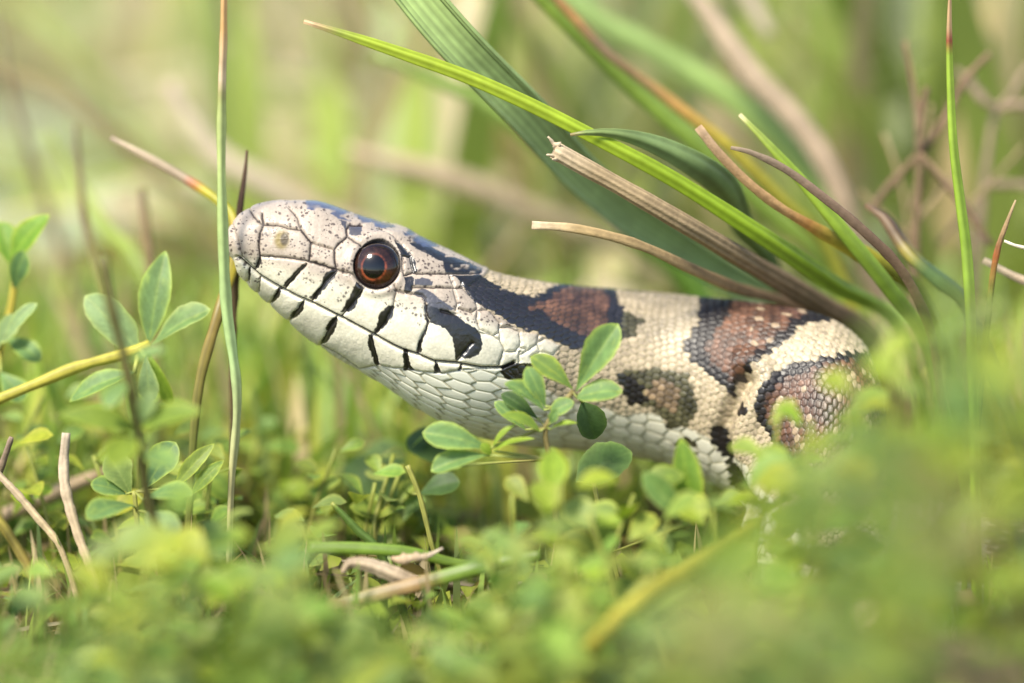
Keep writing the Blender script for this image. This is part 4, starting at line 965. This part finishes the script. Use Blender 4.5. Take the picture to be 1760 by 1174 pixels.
sprig('leafy_sprig', 'out of focus plant on a dark stem rising through the left sprig', (290, 1010, -1.4),
      [(175, 440, -2.4), (190, 520, -2.3), (215, 620, -2.1), (238, 740, -1.9), (252, 850, -1.7), (280, 945, -1.5)],
      [((238, 735), (345, 705), 62, -1.9, -2.2, .8, lk(YG, base=(116, 140, 54), shape=ELLI)), ((236, 740), (100, 712), 60, -1.9, -2.1, .8, lk(YG, base=(122, 144, 58), shape=ELLI)),
       ((234, 750), (190, 800), 60, -1.9, -2.4, .7, lk(YG, base=(126, 146, 52))), ((240, 735), (262, 668), 34, -1.9, -2.1, .3, lk(PAL)), ((225, 650), (180, 700), 40, -2, -2.2, .6, lk(LG)),
       ((246, 780), (300, 800), 50, -1.9, -2.3, .8, lk(LG)), ((215, 625), (285, 600), 30, -2.1, -2.2, .8, lk(LG))], stem_col=(118, 112, 66), sw=17)
sprig('leafy_sprig', 'blurred bright leaves poking in at the left edge', (-20, 980, 1.6),
      [(30, 440, 1.4), (20, 520, 1.4), (0, 600, 1.4), (-20, 720, 1.5)],
      [((20, 450), (84, 368), 62, 1.4, 1.3, .8, lk(YG, base=(114, 152, 50), shape=ELLI)), ((22, 460), (0, 380), 60, 1.4, 1.5, .5, lk(YG, base=(110, 148, 52))), ((24, 500), (40, 430), 44, 1.4, 1.2, .2, lk(LG, base=(96, 130, 80))),
       ((5, 590), (62, 520), 34, 1.0, .9, .8, lk(PAL)), ((-5, 600), (30, 540), 44, 1.2, 1.2, .4, lk(PAL)), ((0, 640), (40, 690), 56, 1.2, 1.1, .6, lk(LG)), ((10, 580), (70, 620), 50, 1.4, 1.2, .7, lk(LG))], stem_col=(176, 160, 60), sw=14)
sprig('leafy_sprig', 'low rounded leaves half hidden below the throat', (760, 1000, 0.3),
      [(700, 800, 0.3), (720, 850, 0.3), (740, 930, 0.3)],
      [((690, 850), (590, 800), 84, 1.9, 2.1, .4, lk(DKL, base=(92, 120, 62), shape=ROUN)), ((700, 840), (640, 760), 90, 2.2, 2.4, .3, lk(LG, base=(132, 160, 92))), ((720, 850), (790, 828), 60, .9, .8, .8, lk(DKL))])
sprig('leafy_sprig', 'dark leaves below the pale flank of the neck', (1060, 1010, 0.2),
      [(1020, 830, 0.1), (1030, 880, 0.1), (1050, 950, 0.15)],
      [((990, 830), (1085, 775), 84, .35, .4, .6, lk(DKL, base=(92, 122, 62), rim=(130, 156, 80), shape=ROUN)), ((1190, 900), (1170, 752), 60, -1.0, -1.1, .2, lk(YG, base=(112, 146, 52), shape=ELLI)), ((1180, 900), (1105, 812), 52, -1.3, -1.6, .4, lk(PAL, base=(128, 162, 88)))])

# ------------------------------------------------------------------ the thicket of low plants
SKY_X = [-300, 0, 100, 250, 400, 500, 600, 700, 800, 860, 950, 1050, 1150, 1240, 1300, 1400, 1500, 1600, 1700, 1760, 2100]
SKY_Y = [960, 980, 920, 880, 850, 860, 960, 1010, 950, 880, 800, 900, 890, 830, 780, 730, 650, 520, 440, 430, 430]
LEAFMESH = []
for i, (sh, b, r) in enumerate([(OBOV, (122, 148, 66), (172, 184, 82)), (ROUN, (124, 150, 80), (160, 176, 88)), (ELLI, (136, 156, 50), (178, 186, 70)), (OBOV, (110, 136, 74), (150, 168, 86)), (OBOV, (146, 166, 50), (182, 190, 74)), (ROUN, (110, 134, 56), (152, 166, 70)), (ELLI, (122, 144, 82), (158, 172, 92))]):
    V, C, F = leaf_geo(1.0, 0.62 + 0.08 * (i % 3), sh, 7, 5, cup=.3, bend=.12, base=b, rim=r, seed=i * 5)
    LEAFMESH.append(make_mesh('thicket_leaf', V, F, C, M_leafv))

def bush(px, py, d, n, spread, label, group, pal=None, size=(0.28, 0.44), seed=0, height=None):
    r = random.Random(seed)
    top = at(px, py, d)
    base = np.array([top[0] + r.uniform(-.5, .5), top[1] + r.uniform(-.3, .5), -0.1])
    o = empty('low_plant', base); tag(o, label, 'plant', group)
    H = top - base
    mid = H * 0.5 + np.array([r.uniform(-.25, .25), r.uniform(-.2, .2), 0])
    link('stem', blade_mesh('stem', [H, mid, np.zeros(3)], [0.035, 0.045, 0.05], [(0, (150, 158, 70)), (1, (126, 104, 70))], M_stem, thick=0.95, fold=0, K=6, n=10, seed=seed), o)
    for i in range(n):
        f = 1 - (i / n) ** 0.8 * 0.75
        a = i * 2.4 + r.uniform(-.4, .4)
        el = r.uniform(-0.1, 0.75)
        dirv = np.array([math.cos(a) * math.cos(el), math.sin(a) * math.cos(el), math.sin(el)])
        q = (mid * 2 - H * 0) if False else None
        p = (1 - f) ** 2 * np.zeros(3) + 2 * f * (1 - f) * (mid) + f * f * H
        p = p + dirv * r.uniform(0.02, 0.06) + np.array([r.gauss(0, 1), r.gauss(0, 1), r.gauss(0, .6)]) * spread * PX * 0.4
        x, y, z = frame(dirv, np.array([0, 0, 1.0]) + 0.5 * np.array([r.uniform(-1, 1), r.uniform(-1, 1), 0]) - 0.5 * FWD)
        L = r.uniform(*size)
        me = LEAFMESH[r.choice(pal) if pal else r.randrange(len(LEAFMESH))]
        lo = link('leaf', me, o)
        lo.matrix_local = Matrix(((x[0] * L, y[0] * L, z[0] * L, p[0]), (x[1] * L, y[1] * L, z[1] * L, p[1]), (x[2] * L, y[2] * L, z[2] * L, p[2]), (0, 0, 0, 1)))
    return o

PALS = [([4, 4, 2], 'lime green'), ([3, 6, 1], 'blue green'), ([0, 5, 0], 'mid green'), ([2, 0, 4], 'yellow green')]
ZONES = [  # x range, count, depth range, extra below skyline, palettes
    ((1130, 1330), 12, (-4.5, -1.6), (20, 290), (2, 1, 2, 3)),
    ((820, 1130), 16, (-4.8, -1.8), (40, 300), (2, 2, 1, 3)),
    ((470, 820), 14, (-5.0, -1.8), (40, 200), (1, 2, 3)),
    ((-30, 520), 26, (-5.0, -1.6), (0, 250), (1, 1, 2, 3)),
    ((1330, 1790), 28, (-7.5, -3.0), (20, 440), (2, 3, 1, 2, 1)),
]
SPOTS = [(110, 'at the left edge'), (260, 'below the yellow stem'), (420, 'below the upright blade'), (560, 'below the chin'), (720, 'below the eye'),
         (860, 'below the corner of the mouth'), (1000, 'below the crisp sprig'), (1130, 'below the pale flank'), (1280, 'below the fold in the body'),
         (1420, 'before the left side of the coil'), (1560, 'before the right side of the coil'), (9999, 'at the right edge')]
RANK = ['topmost', 'second from top', 'third from top', 'fourth from top', 'fifth from top', 'sixth from top', 'seventh from top', 'eighth from top', 'ninth from top', 'tenth from top', 'eleventh from top', 'twelfth from top', 'lowest']
specs = {}
sid = 100
for (x0, x1), cnt, (d0, d1), (e0, e1), pals in ZONES:
    for i in range(cnt):
        sid += 1
        r = random.Random(sid)
        x = x0 + (x1 - x0) * (i + r.random()) / cnt
        d = r.uniform(d0, d1)
        y = np.interp(x, SKY_X, SKY_Y) + r.uniform(e0, e1) + 5 * abs(d)
        if at(x, y, d)[2] < 0.25: continue
        pal, word = PALS[r.choice(pals)]
        spot = next(w for lim, w in SPOTS if x < lim)
        specs.setdefault(spot, []).append((y, x, d, r.randint(8, 12), r.uniform(35, 60), pal, word, sid))
for spot, lst in specs.items():
    lst.sort()
    for k, (y, x, d, n, sp, pal, word, sid) in enumerate(lst):
        bush(x, y, d, n, sp, 'blurred %s plant %s, %s there' % (word, spot, 'lowest' if k == len(lst) - 1 else RANK[min(k, 11)]) if len(lst) > 1 else 'blurred %s plant %s' % (word, spot), 'blurred low plants in the foreground', pal, seed=sid)
SPOTS2 = [(150, 'between left edge and yellow stem'), (300, 'under the broad pale sprig'), (430, 'beside the foot of the upright blade'), (560, 'in the gap under the chin'), (9999, 'under the throat')]
specs = {}
for i in range(34):
    sid = 400 + i
    r = random.Random(sid)
    x = -20 + 800 * (i + r.random()) / 34
    d = r.uniform(0.7, 3.4)
    y = np.interp(x, [0, 150, 300, 420, 560, 700, 800], [700, 690, 720, 760, 770, 790, 810]) + r.uniform(0, 120) - 8 * d
    pal, word = PALS[r.choice((1, 2, 2, 3))]
    specs.setdefault(next(w for lim, w in SPOTS2 if x < lim), []).append((y, x, d, r.randint(9, 13), r.uniform(40, 60), pal, word, sid))
for spot, lst in specs.items():
    lst.sort()
    for k, (y, x, d, n, sp, pal, word, sid) in enumerate(lst):
        bush(x, y, d, n, sp, 'small %s plant %s, %s there' % (word, spot, 'lowest' if k == len(lst) - 1 else RANK[min(k, 11)]), 'small plants left of and below the head', pal, seed=sid, size=(0.22, 0.36))
# the two brightest clumps stand by themselves
bush(962, 830, -2.4, 14, 46, 'bright lime plant just below the crisp sprig', None, [4, 4, 2], seed=901)
bush(1375, 765, -3.2, 16, 60, 'vivid green plant covering the lower left of the coil', None, [2, 5, 0], seed=902)
bush(1470, 660, -3.6, 16, 60, 'yellow green plant covering the right side of the coil', None, [2, 4, 0], seed=904)
bush(1440, 790, -4.6, 16, 60, 'pale plant covering the foot of the coil', None, [1, 3, 0], seed=905)
bush(1545, 600, -5.6, 16, 64, 'lime plant beside the straw ends right of the coil', None, [4, 2, 4], seed=906)
bush(1395, 725, -2.3, 16, 50, 'mid green plant hiding the middle of the coil', None, [0, 5, 2], seed=908)
bush(1335, 800, -2.0, 14, 44, 'olive plant hiding the lower coil beside the fold', None, [5, 0, 2], seed=909)
bush(1450, 705, -3.0, 16, 54, 'grass green plant right of the one hiding the coil', None, [0, 2, 5], seed=910)
for i, (x, y, d, pal, lab) in enumerate([
        (880, 850, -1.5, [0, 5, 3], 'soft green plant under the left leaf pair of the crisp sprig'), (1010, 880, -1.9, [1, 3, 0], 'pale green plant right below the lime one'),
        (1090, 850, -1.3, [0, 2, 5], 'small plant in front of the dark leaves under the flank'), (1150, 900, -2.0, [2, 0, 5], 'yellowish plant left of the fold, low down'),
        (1225, 880, -1.6, [5, 0, 3], 'dark green plant at the bottom end of the fold'), (840, 960, -2.2, [1, 0, 3], 'soft plant right of the withered curl'),
        (930, 970, -2.8, [0, 3, 5], 'broad blurred plant low beneath the crisp sprig'), (1340, 720, -1.8, [2, 0, 5], 'bright plant over the front edge of the coil')]):
    bush(x, y, d, 13, 44, lab, None, pal, seed=950 + i, size=(0.26, 0.4))
bush(1290, 830, -2.6, 12, 46, 'blue green plant directly in front of the fold', None, [3, 6, 1], seed=907)
bush(1610, 520, -9.5, 18, 70, 'tall pale green plant high at the right edge, fully out of focus', None, [1, 3, 6], seed=903)

for i, (lab, pts, w, c) in enumerate([
    ('blurred beige dead leaf in the lower right corner', [(1380, 1130, -4), (1460, 1080, -4), (1560, 1070, -4), (1650, 1120, -4)], [20, 80, 90, 30], (186, 164, 136)),
    ('blurred tan dead leaf along the bottom right edge', [(1480, 1180, -6), (1580, 1140, -6), (1700, 1150, -6), (1800, 1200, -6)], [20, 90, 110, 30], (168, 142, 110)),
    ('blurred yellow blade leaning across the lower centre right', [(1300, 890, -3.2), (1210, 960, -3.2), (1110, 1030, -3.2), (1010, 1120, -3.2)], [14, 34, 38, 30], (178, 166, 66))]):
    blade('withered_leaf', lab, 'dead leaf', pts, w, [(0, c), (1, c)], M_straw, root=False, fold=0.2, thick=0.08, roll=0.5, jag=0.2, seed=60 + i, n=30)

# ------------------------------------------------------------------ ground cover, thatch and the grass behind (uncountable)
def near_snake(P, extra):
    A = SNAKE_AXIS[::12]; W = SNAKE_W[::12]
    out = np.zeros(len(P), bool)
    for a, w in zip(A, W):
        out |= ((P - a) ** 2).sum(1) < (w + extra) ** 2
    return out

def scatter_leaves(name, label, n, sampler, size, cols, rough_up=0.6, cat='ground cover'):
    P = sampler(n)
    n = len(P)
    uL = np.array([0, .3, .65, 1.0]); wl = np.array([.08, .62, 1.0, .15])
    v = np.array([-1, 0, 1.0])
    L = rng.uniform(size[0], size[1], n)
    az = rng.uniform(0, 2 * math.pi, n); el = rng.uniform(-.15, .8, n)
    x = np.stack([np.cos(az) * np.cos(el), np.sin(az) * np.cos(el), np.sin(el)], 1)
    z = np.array([0, 0, 1.0]) + 0.5 * rng.normal(size=(n, 3)) - 0.3 * FWD
    z = z - (z * x).sum(1, keepdims=True) * x; z /= np.linalg.norm(z, axis=1, keepdims=True)
    y = np.cross(z, x)
    gx = np.repeat(uL, 3); gy = (wl[:, None] * v[None]).ravel() * 0.33; gz = np.abs(gy) * 0.35 + 0.08 * np.sin(gx * 3)
    V = P[:, None] + L[:, None, None] * (gx[None, :, None] * x[:, None] + gy[None, :, None] * y[:, None] + gz[None, :, None] * z[:, None])
    c = np.array([lin(q) for q in cols])[rng.integers(0, len(cols), n)] * rng.uniform(.75, 1.25, (n, 1))
    C = np.repeat(c[:, None], 12, 1)
    f = grid_faces(4, 3, wrap=False)
    F = (f[None] + (np.arange(n) * 12)[:, None, None]).reshape(-1, 4)
    o = link(name, make_mesh(name, V.reshape(-1, 3), F, C.reshape(-1, 3), M_turf))
    tag(o, label, cat, kind='stuff')

def samp_cover(n):
    X = rng.uniform(-9, 9, n); Y = rng.uniform(-14, 9, n); Z = rng.uniform(0.0, 0.75, n) ** 1.0
    P = np.stack([X, Y, Z], 1)
    P = P[~near_snake(P, 0.42)]
    px, py, d = to_px(P)
    lim = np.interp(px, [0, 150, 300, 420, 560, 700, 850, 1100, 1260, 1330, 1500, 1760], [740, 740, 800, 850, 880, 900, 870, 880, 880, 760, 640, 560])
    keep = (d > 1.6) | (py > lim)
    thin = vnoise(P[:, 0] / 1.3, P[:, 1] / 1.3, 0, 71) > 0.30
    return P[keep & thin]
scatter_leaves('ground_cover', 'low green leaves carpeting the soil around the snake', 9500, samp_cover, (0.2, 0.42), [(118, 142, 66), (124, 150, 88), (136, 154, 52), (100, 124, 62), (84, 106, 46), (150, 160, 64), (150, 132, 92)])

def samp_mass(n):
    x = rng.uniform(1150, 2000, n); d = rng.uniform(-13, -6.0, n)
    y = np.interp(x, SKY_X, SKY_Y) + 110 + 400 * rng.random(n)
    x2 = rng.uniform(-100, 1300, n // 3); d2 = rng.uniform(-13, -6, n // 3); y2 = rng.uniform(1080, 1300, n // 3)
    P = atv(np.concatenate([x, x2]), np.concatenate([y, y2]), np.concatenate([d, d2]))
    g = vnoise(P[:, 0] / 1.1, P[:, 1] / 1.6, P[:, 2] / 1.1, 75)
    return P[(g > 0.5) & (P[:, 2] > 0)]
scatter_leaves('foreground_foliage', 'formless blurred green foliage close to the lens', 260, samp_mass, (0.35, 0.6), [(122, 148, 62), (118, 146, 84), (140, 156, 52), (104, 132, 66), (128, 146, 70), (150, 136, 92)])

def scatter_blades(name, label, n, sampler, length, width, colfn, lean=0.5, cat='grass', flat=0.0):
    P = sampler(n); n = len(P)
    L = rng.uniform(length[0], length[1], n); w = rng.uniform(width[0], width[1], n)
    az = rng.uniform(0, 2 * math.pi, n); ln = np.abs(rng.normal(0, lean, n))
    h = np.stack([np.cos(az), np.sin(az), np.zeros(n)], 1)
    sd = np.stack([-np.sin(az + rng.normal(0, .8, n)), np.cos(az), np.zeros(n)], 1)
    m = 7; u = np.linspace(0, 1, m)
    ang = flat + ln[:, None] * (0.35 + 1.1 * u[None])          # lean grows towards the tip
    dx = np.cumsum(np.sin(ang), 1) / m; dz = np.cumsum(np.cos(ang), 1) / m
    c = P[:, None] + L[:, None, None] * (dx[..., None] * h[:, None] + dz[..., None] * np.array([0, 0, 1.0]))
    ww = w[:, None] * np.array([.8, 1, 1, .95, .8, .55, .05])[None] / 2
    V = np.stack([c - ww[..., None] * sd[:, None], c + ww[..., None] * sd[:, None]], 2)   # n,m,2,3
    V[:, :, 0, 2] += 0.15 * w[:, None]
    C = colfn(P, u)
    C = np.repeat(C[:, :, None, :], 2, 2)
    f = grid_faces(m, 2, wrap=False)
    F = (f[None] + (np.arange(n) * 2 * m)[:, None, None]).reshape(-1, 4)
    o = link(name, make_mesh(name, V.reshape(-1, 3), F, C.reshape(-1, 3), M_turf))
    tag(o, label, cat, kind='stuff')

def samp_far(n):
    Y = 9 + 150 * rng.random(n) ** 1.5
    X = rng.uniform(-1, 1, n) * (9 + Y * 0.32)
    P = np.stack([X, Y, np.full(n, -0.1)], 1)
    g = vnoise(X / 6, Y / 9, 0, 81)
    return P[g > np.where(X < 0, 0.46, 0.30)]
GR = np.array([lin(c) for c in [(172, 182, 108), (160, 174, 90), (148, 168, 84), (176, 188, 140), (190, 192, 146), (142, 160, 74)]])
DR = np.array([lin(c) for c in [(196, 178, 142), (184, 164, 130), (170, 150, 112), (206, 190, 160)]])
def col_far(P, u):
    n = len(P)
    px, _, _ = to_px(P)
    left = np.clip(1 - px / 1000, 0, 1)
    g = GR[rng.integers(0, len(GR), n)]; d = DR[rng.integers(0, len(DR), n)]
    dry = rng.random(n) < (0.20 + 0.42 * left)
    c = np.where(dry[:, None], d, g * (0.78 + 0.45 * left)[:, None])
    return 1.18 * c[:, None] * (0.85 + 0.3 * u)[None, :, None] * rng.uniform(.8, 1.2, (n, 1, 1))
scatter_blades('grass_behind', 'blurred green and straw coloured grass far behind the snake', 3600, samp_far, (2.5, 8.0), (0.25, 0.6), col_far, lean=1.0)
def samp_fine(n):
    P = np.stack([rng.uniform(-6, 6, n), rng.uniform(-3.5, 3.0, n), np.full(n, -0.1)], 1)
    P = P[~near_snake(P + np.array([0, 0, .6]), 0.7)]
    px, py, d = to_px(P + np.array([0, 0, 1.15]))
    lim = np.interp(px, [0, 150, 300, 420, 560, 700, 850, 1100, 1260, 1330, 1500, 1760], [620, 640, 720, 800, 840, 880, 870, 880, 880, 780, 640, 480])
    return P[(py > lim) | ((d > 1.8) & (px < 1300))]
def col_fine(P, u):
    n = len(P)
    g = np.array([lin(c) for c in [(132, 156, 66), (150, 168, 84), (116, 142, 66), (184, 164, 124), (160, 140, 104), (142, 160, 100)]])[rng.integers(0, 6, n)]
    return g[:, None] * (0.9 + 0.2 * u)[None, :, None] * rng.uniform(.75, 1.15, (n, 1, 1))
scatter_blades('fine_grass', 'thin short grass and dry stems among the low leaves', 1900, samp_fine, (0.5, 1.35), (0.03, 0.075), col_fine, lean=0.6)
def samp_short(n):
    Y = 2.6 + 8.5 * rng.random(n); X = rng.uniform(-1, 1, n) * (6 + Y * 0.3)
    P = np.stack([X, Y, np.full(n, -0.1)], 1)
    return P[(vnoise(X / 2.0, Y / 2.0, 0, 85) > 0.3) & ~near_snake(P + np.array([0, 0, .8]), 0.6)]
def col_short(P, u):
    n = len(P)
    g = np.array([lin(c) for c in [(150, 174, 74), (166, 182, 90), (134, 162, 76), (158, 178, 112), (196, 178, 134), (172, 176, 80)]])[rng.integers(0, 6, n)]
    return 1.12 * g[:, None] * (0.9 + 0.2 * u)[None, :, None] * rng.uniform(.8, 1.15, (n, 1, 1))
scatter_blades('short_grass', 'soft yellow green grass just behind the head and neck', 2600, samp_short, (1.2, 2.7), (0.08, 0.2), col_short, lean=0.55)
def samp_far_leaf(n):
    Y = 7 + 120 * rng.random(n) ** 1.6
    X = rng.uniform(-1, 1, n) * (9 + Y * 0.3)
    P = np.stack([X, Y, rng.uniform(0, 1.6, n)], 1)
    return P[vnoise(X / 4, Y / 7, 0, 91) > 0.48]
scatter_leaves('leaves_behind', 'pale blurred weed leaves carpeting the ground far behind the snake', 8500, samp_far_leaf, (0.6, 1.5), [(172, 186, 128), (182, 194, 158), (164, 178, 98), (190, 198, 168), (196, 186, 140), (200, 184, 152)], cat='ground cover')
def samp_thatch(n):
    Y = rng.uniform(-16, 60, n); X = rng.uniform(-1, 1, n) * (10 + np.maximum(Y, 0) * 0.35)
    P = np.stack([X, Y, rng.uniform(-0.05, 0.25, n)], 1)
    return P[~near_snake(P, 0.5)]
scatter_blades('dry_thatch', 'dead straw litter lying over the soil', 5000, samp_thatch, (0.8, 2.6), (0.05, 0.14), lambda P, u: np.repeat((DR * 0.75)[rng.integers(0, 4, len(P))][:, None], len(u), 1) * rng.uniform(.6, 1.2, (len(P), 1, 1)), lean=0.25, flat=1.25, cat='dead grass')
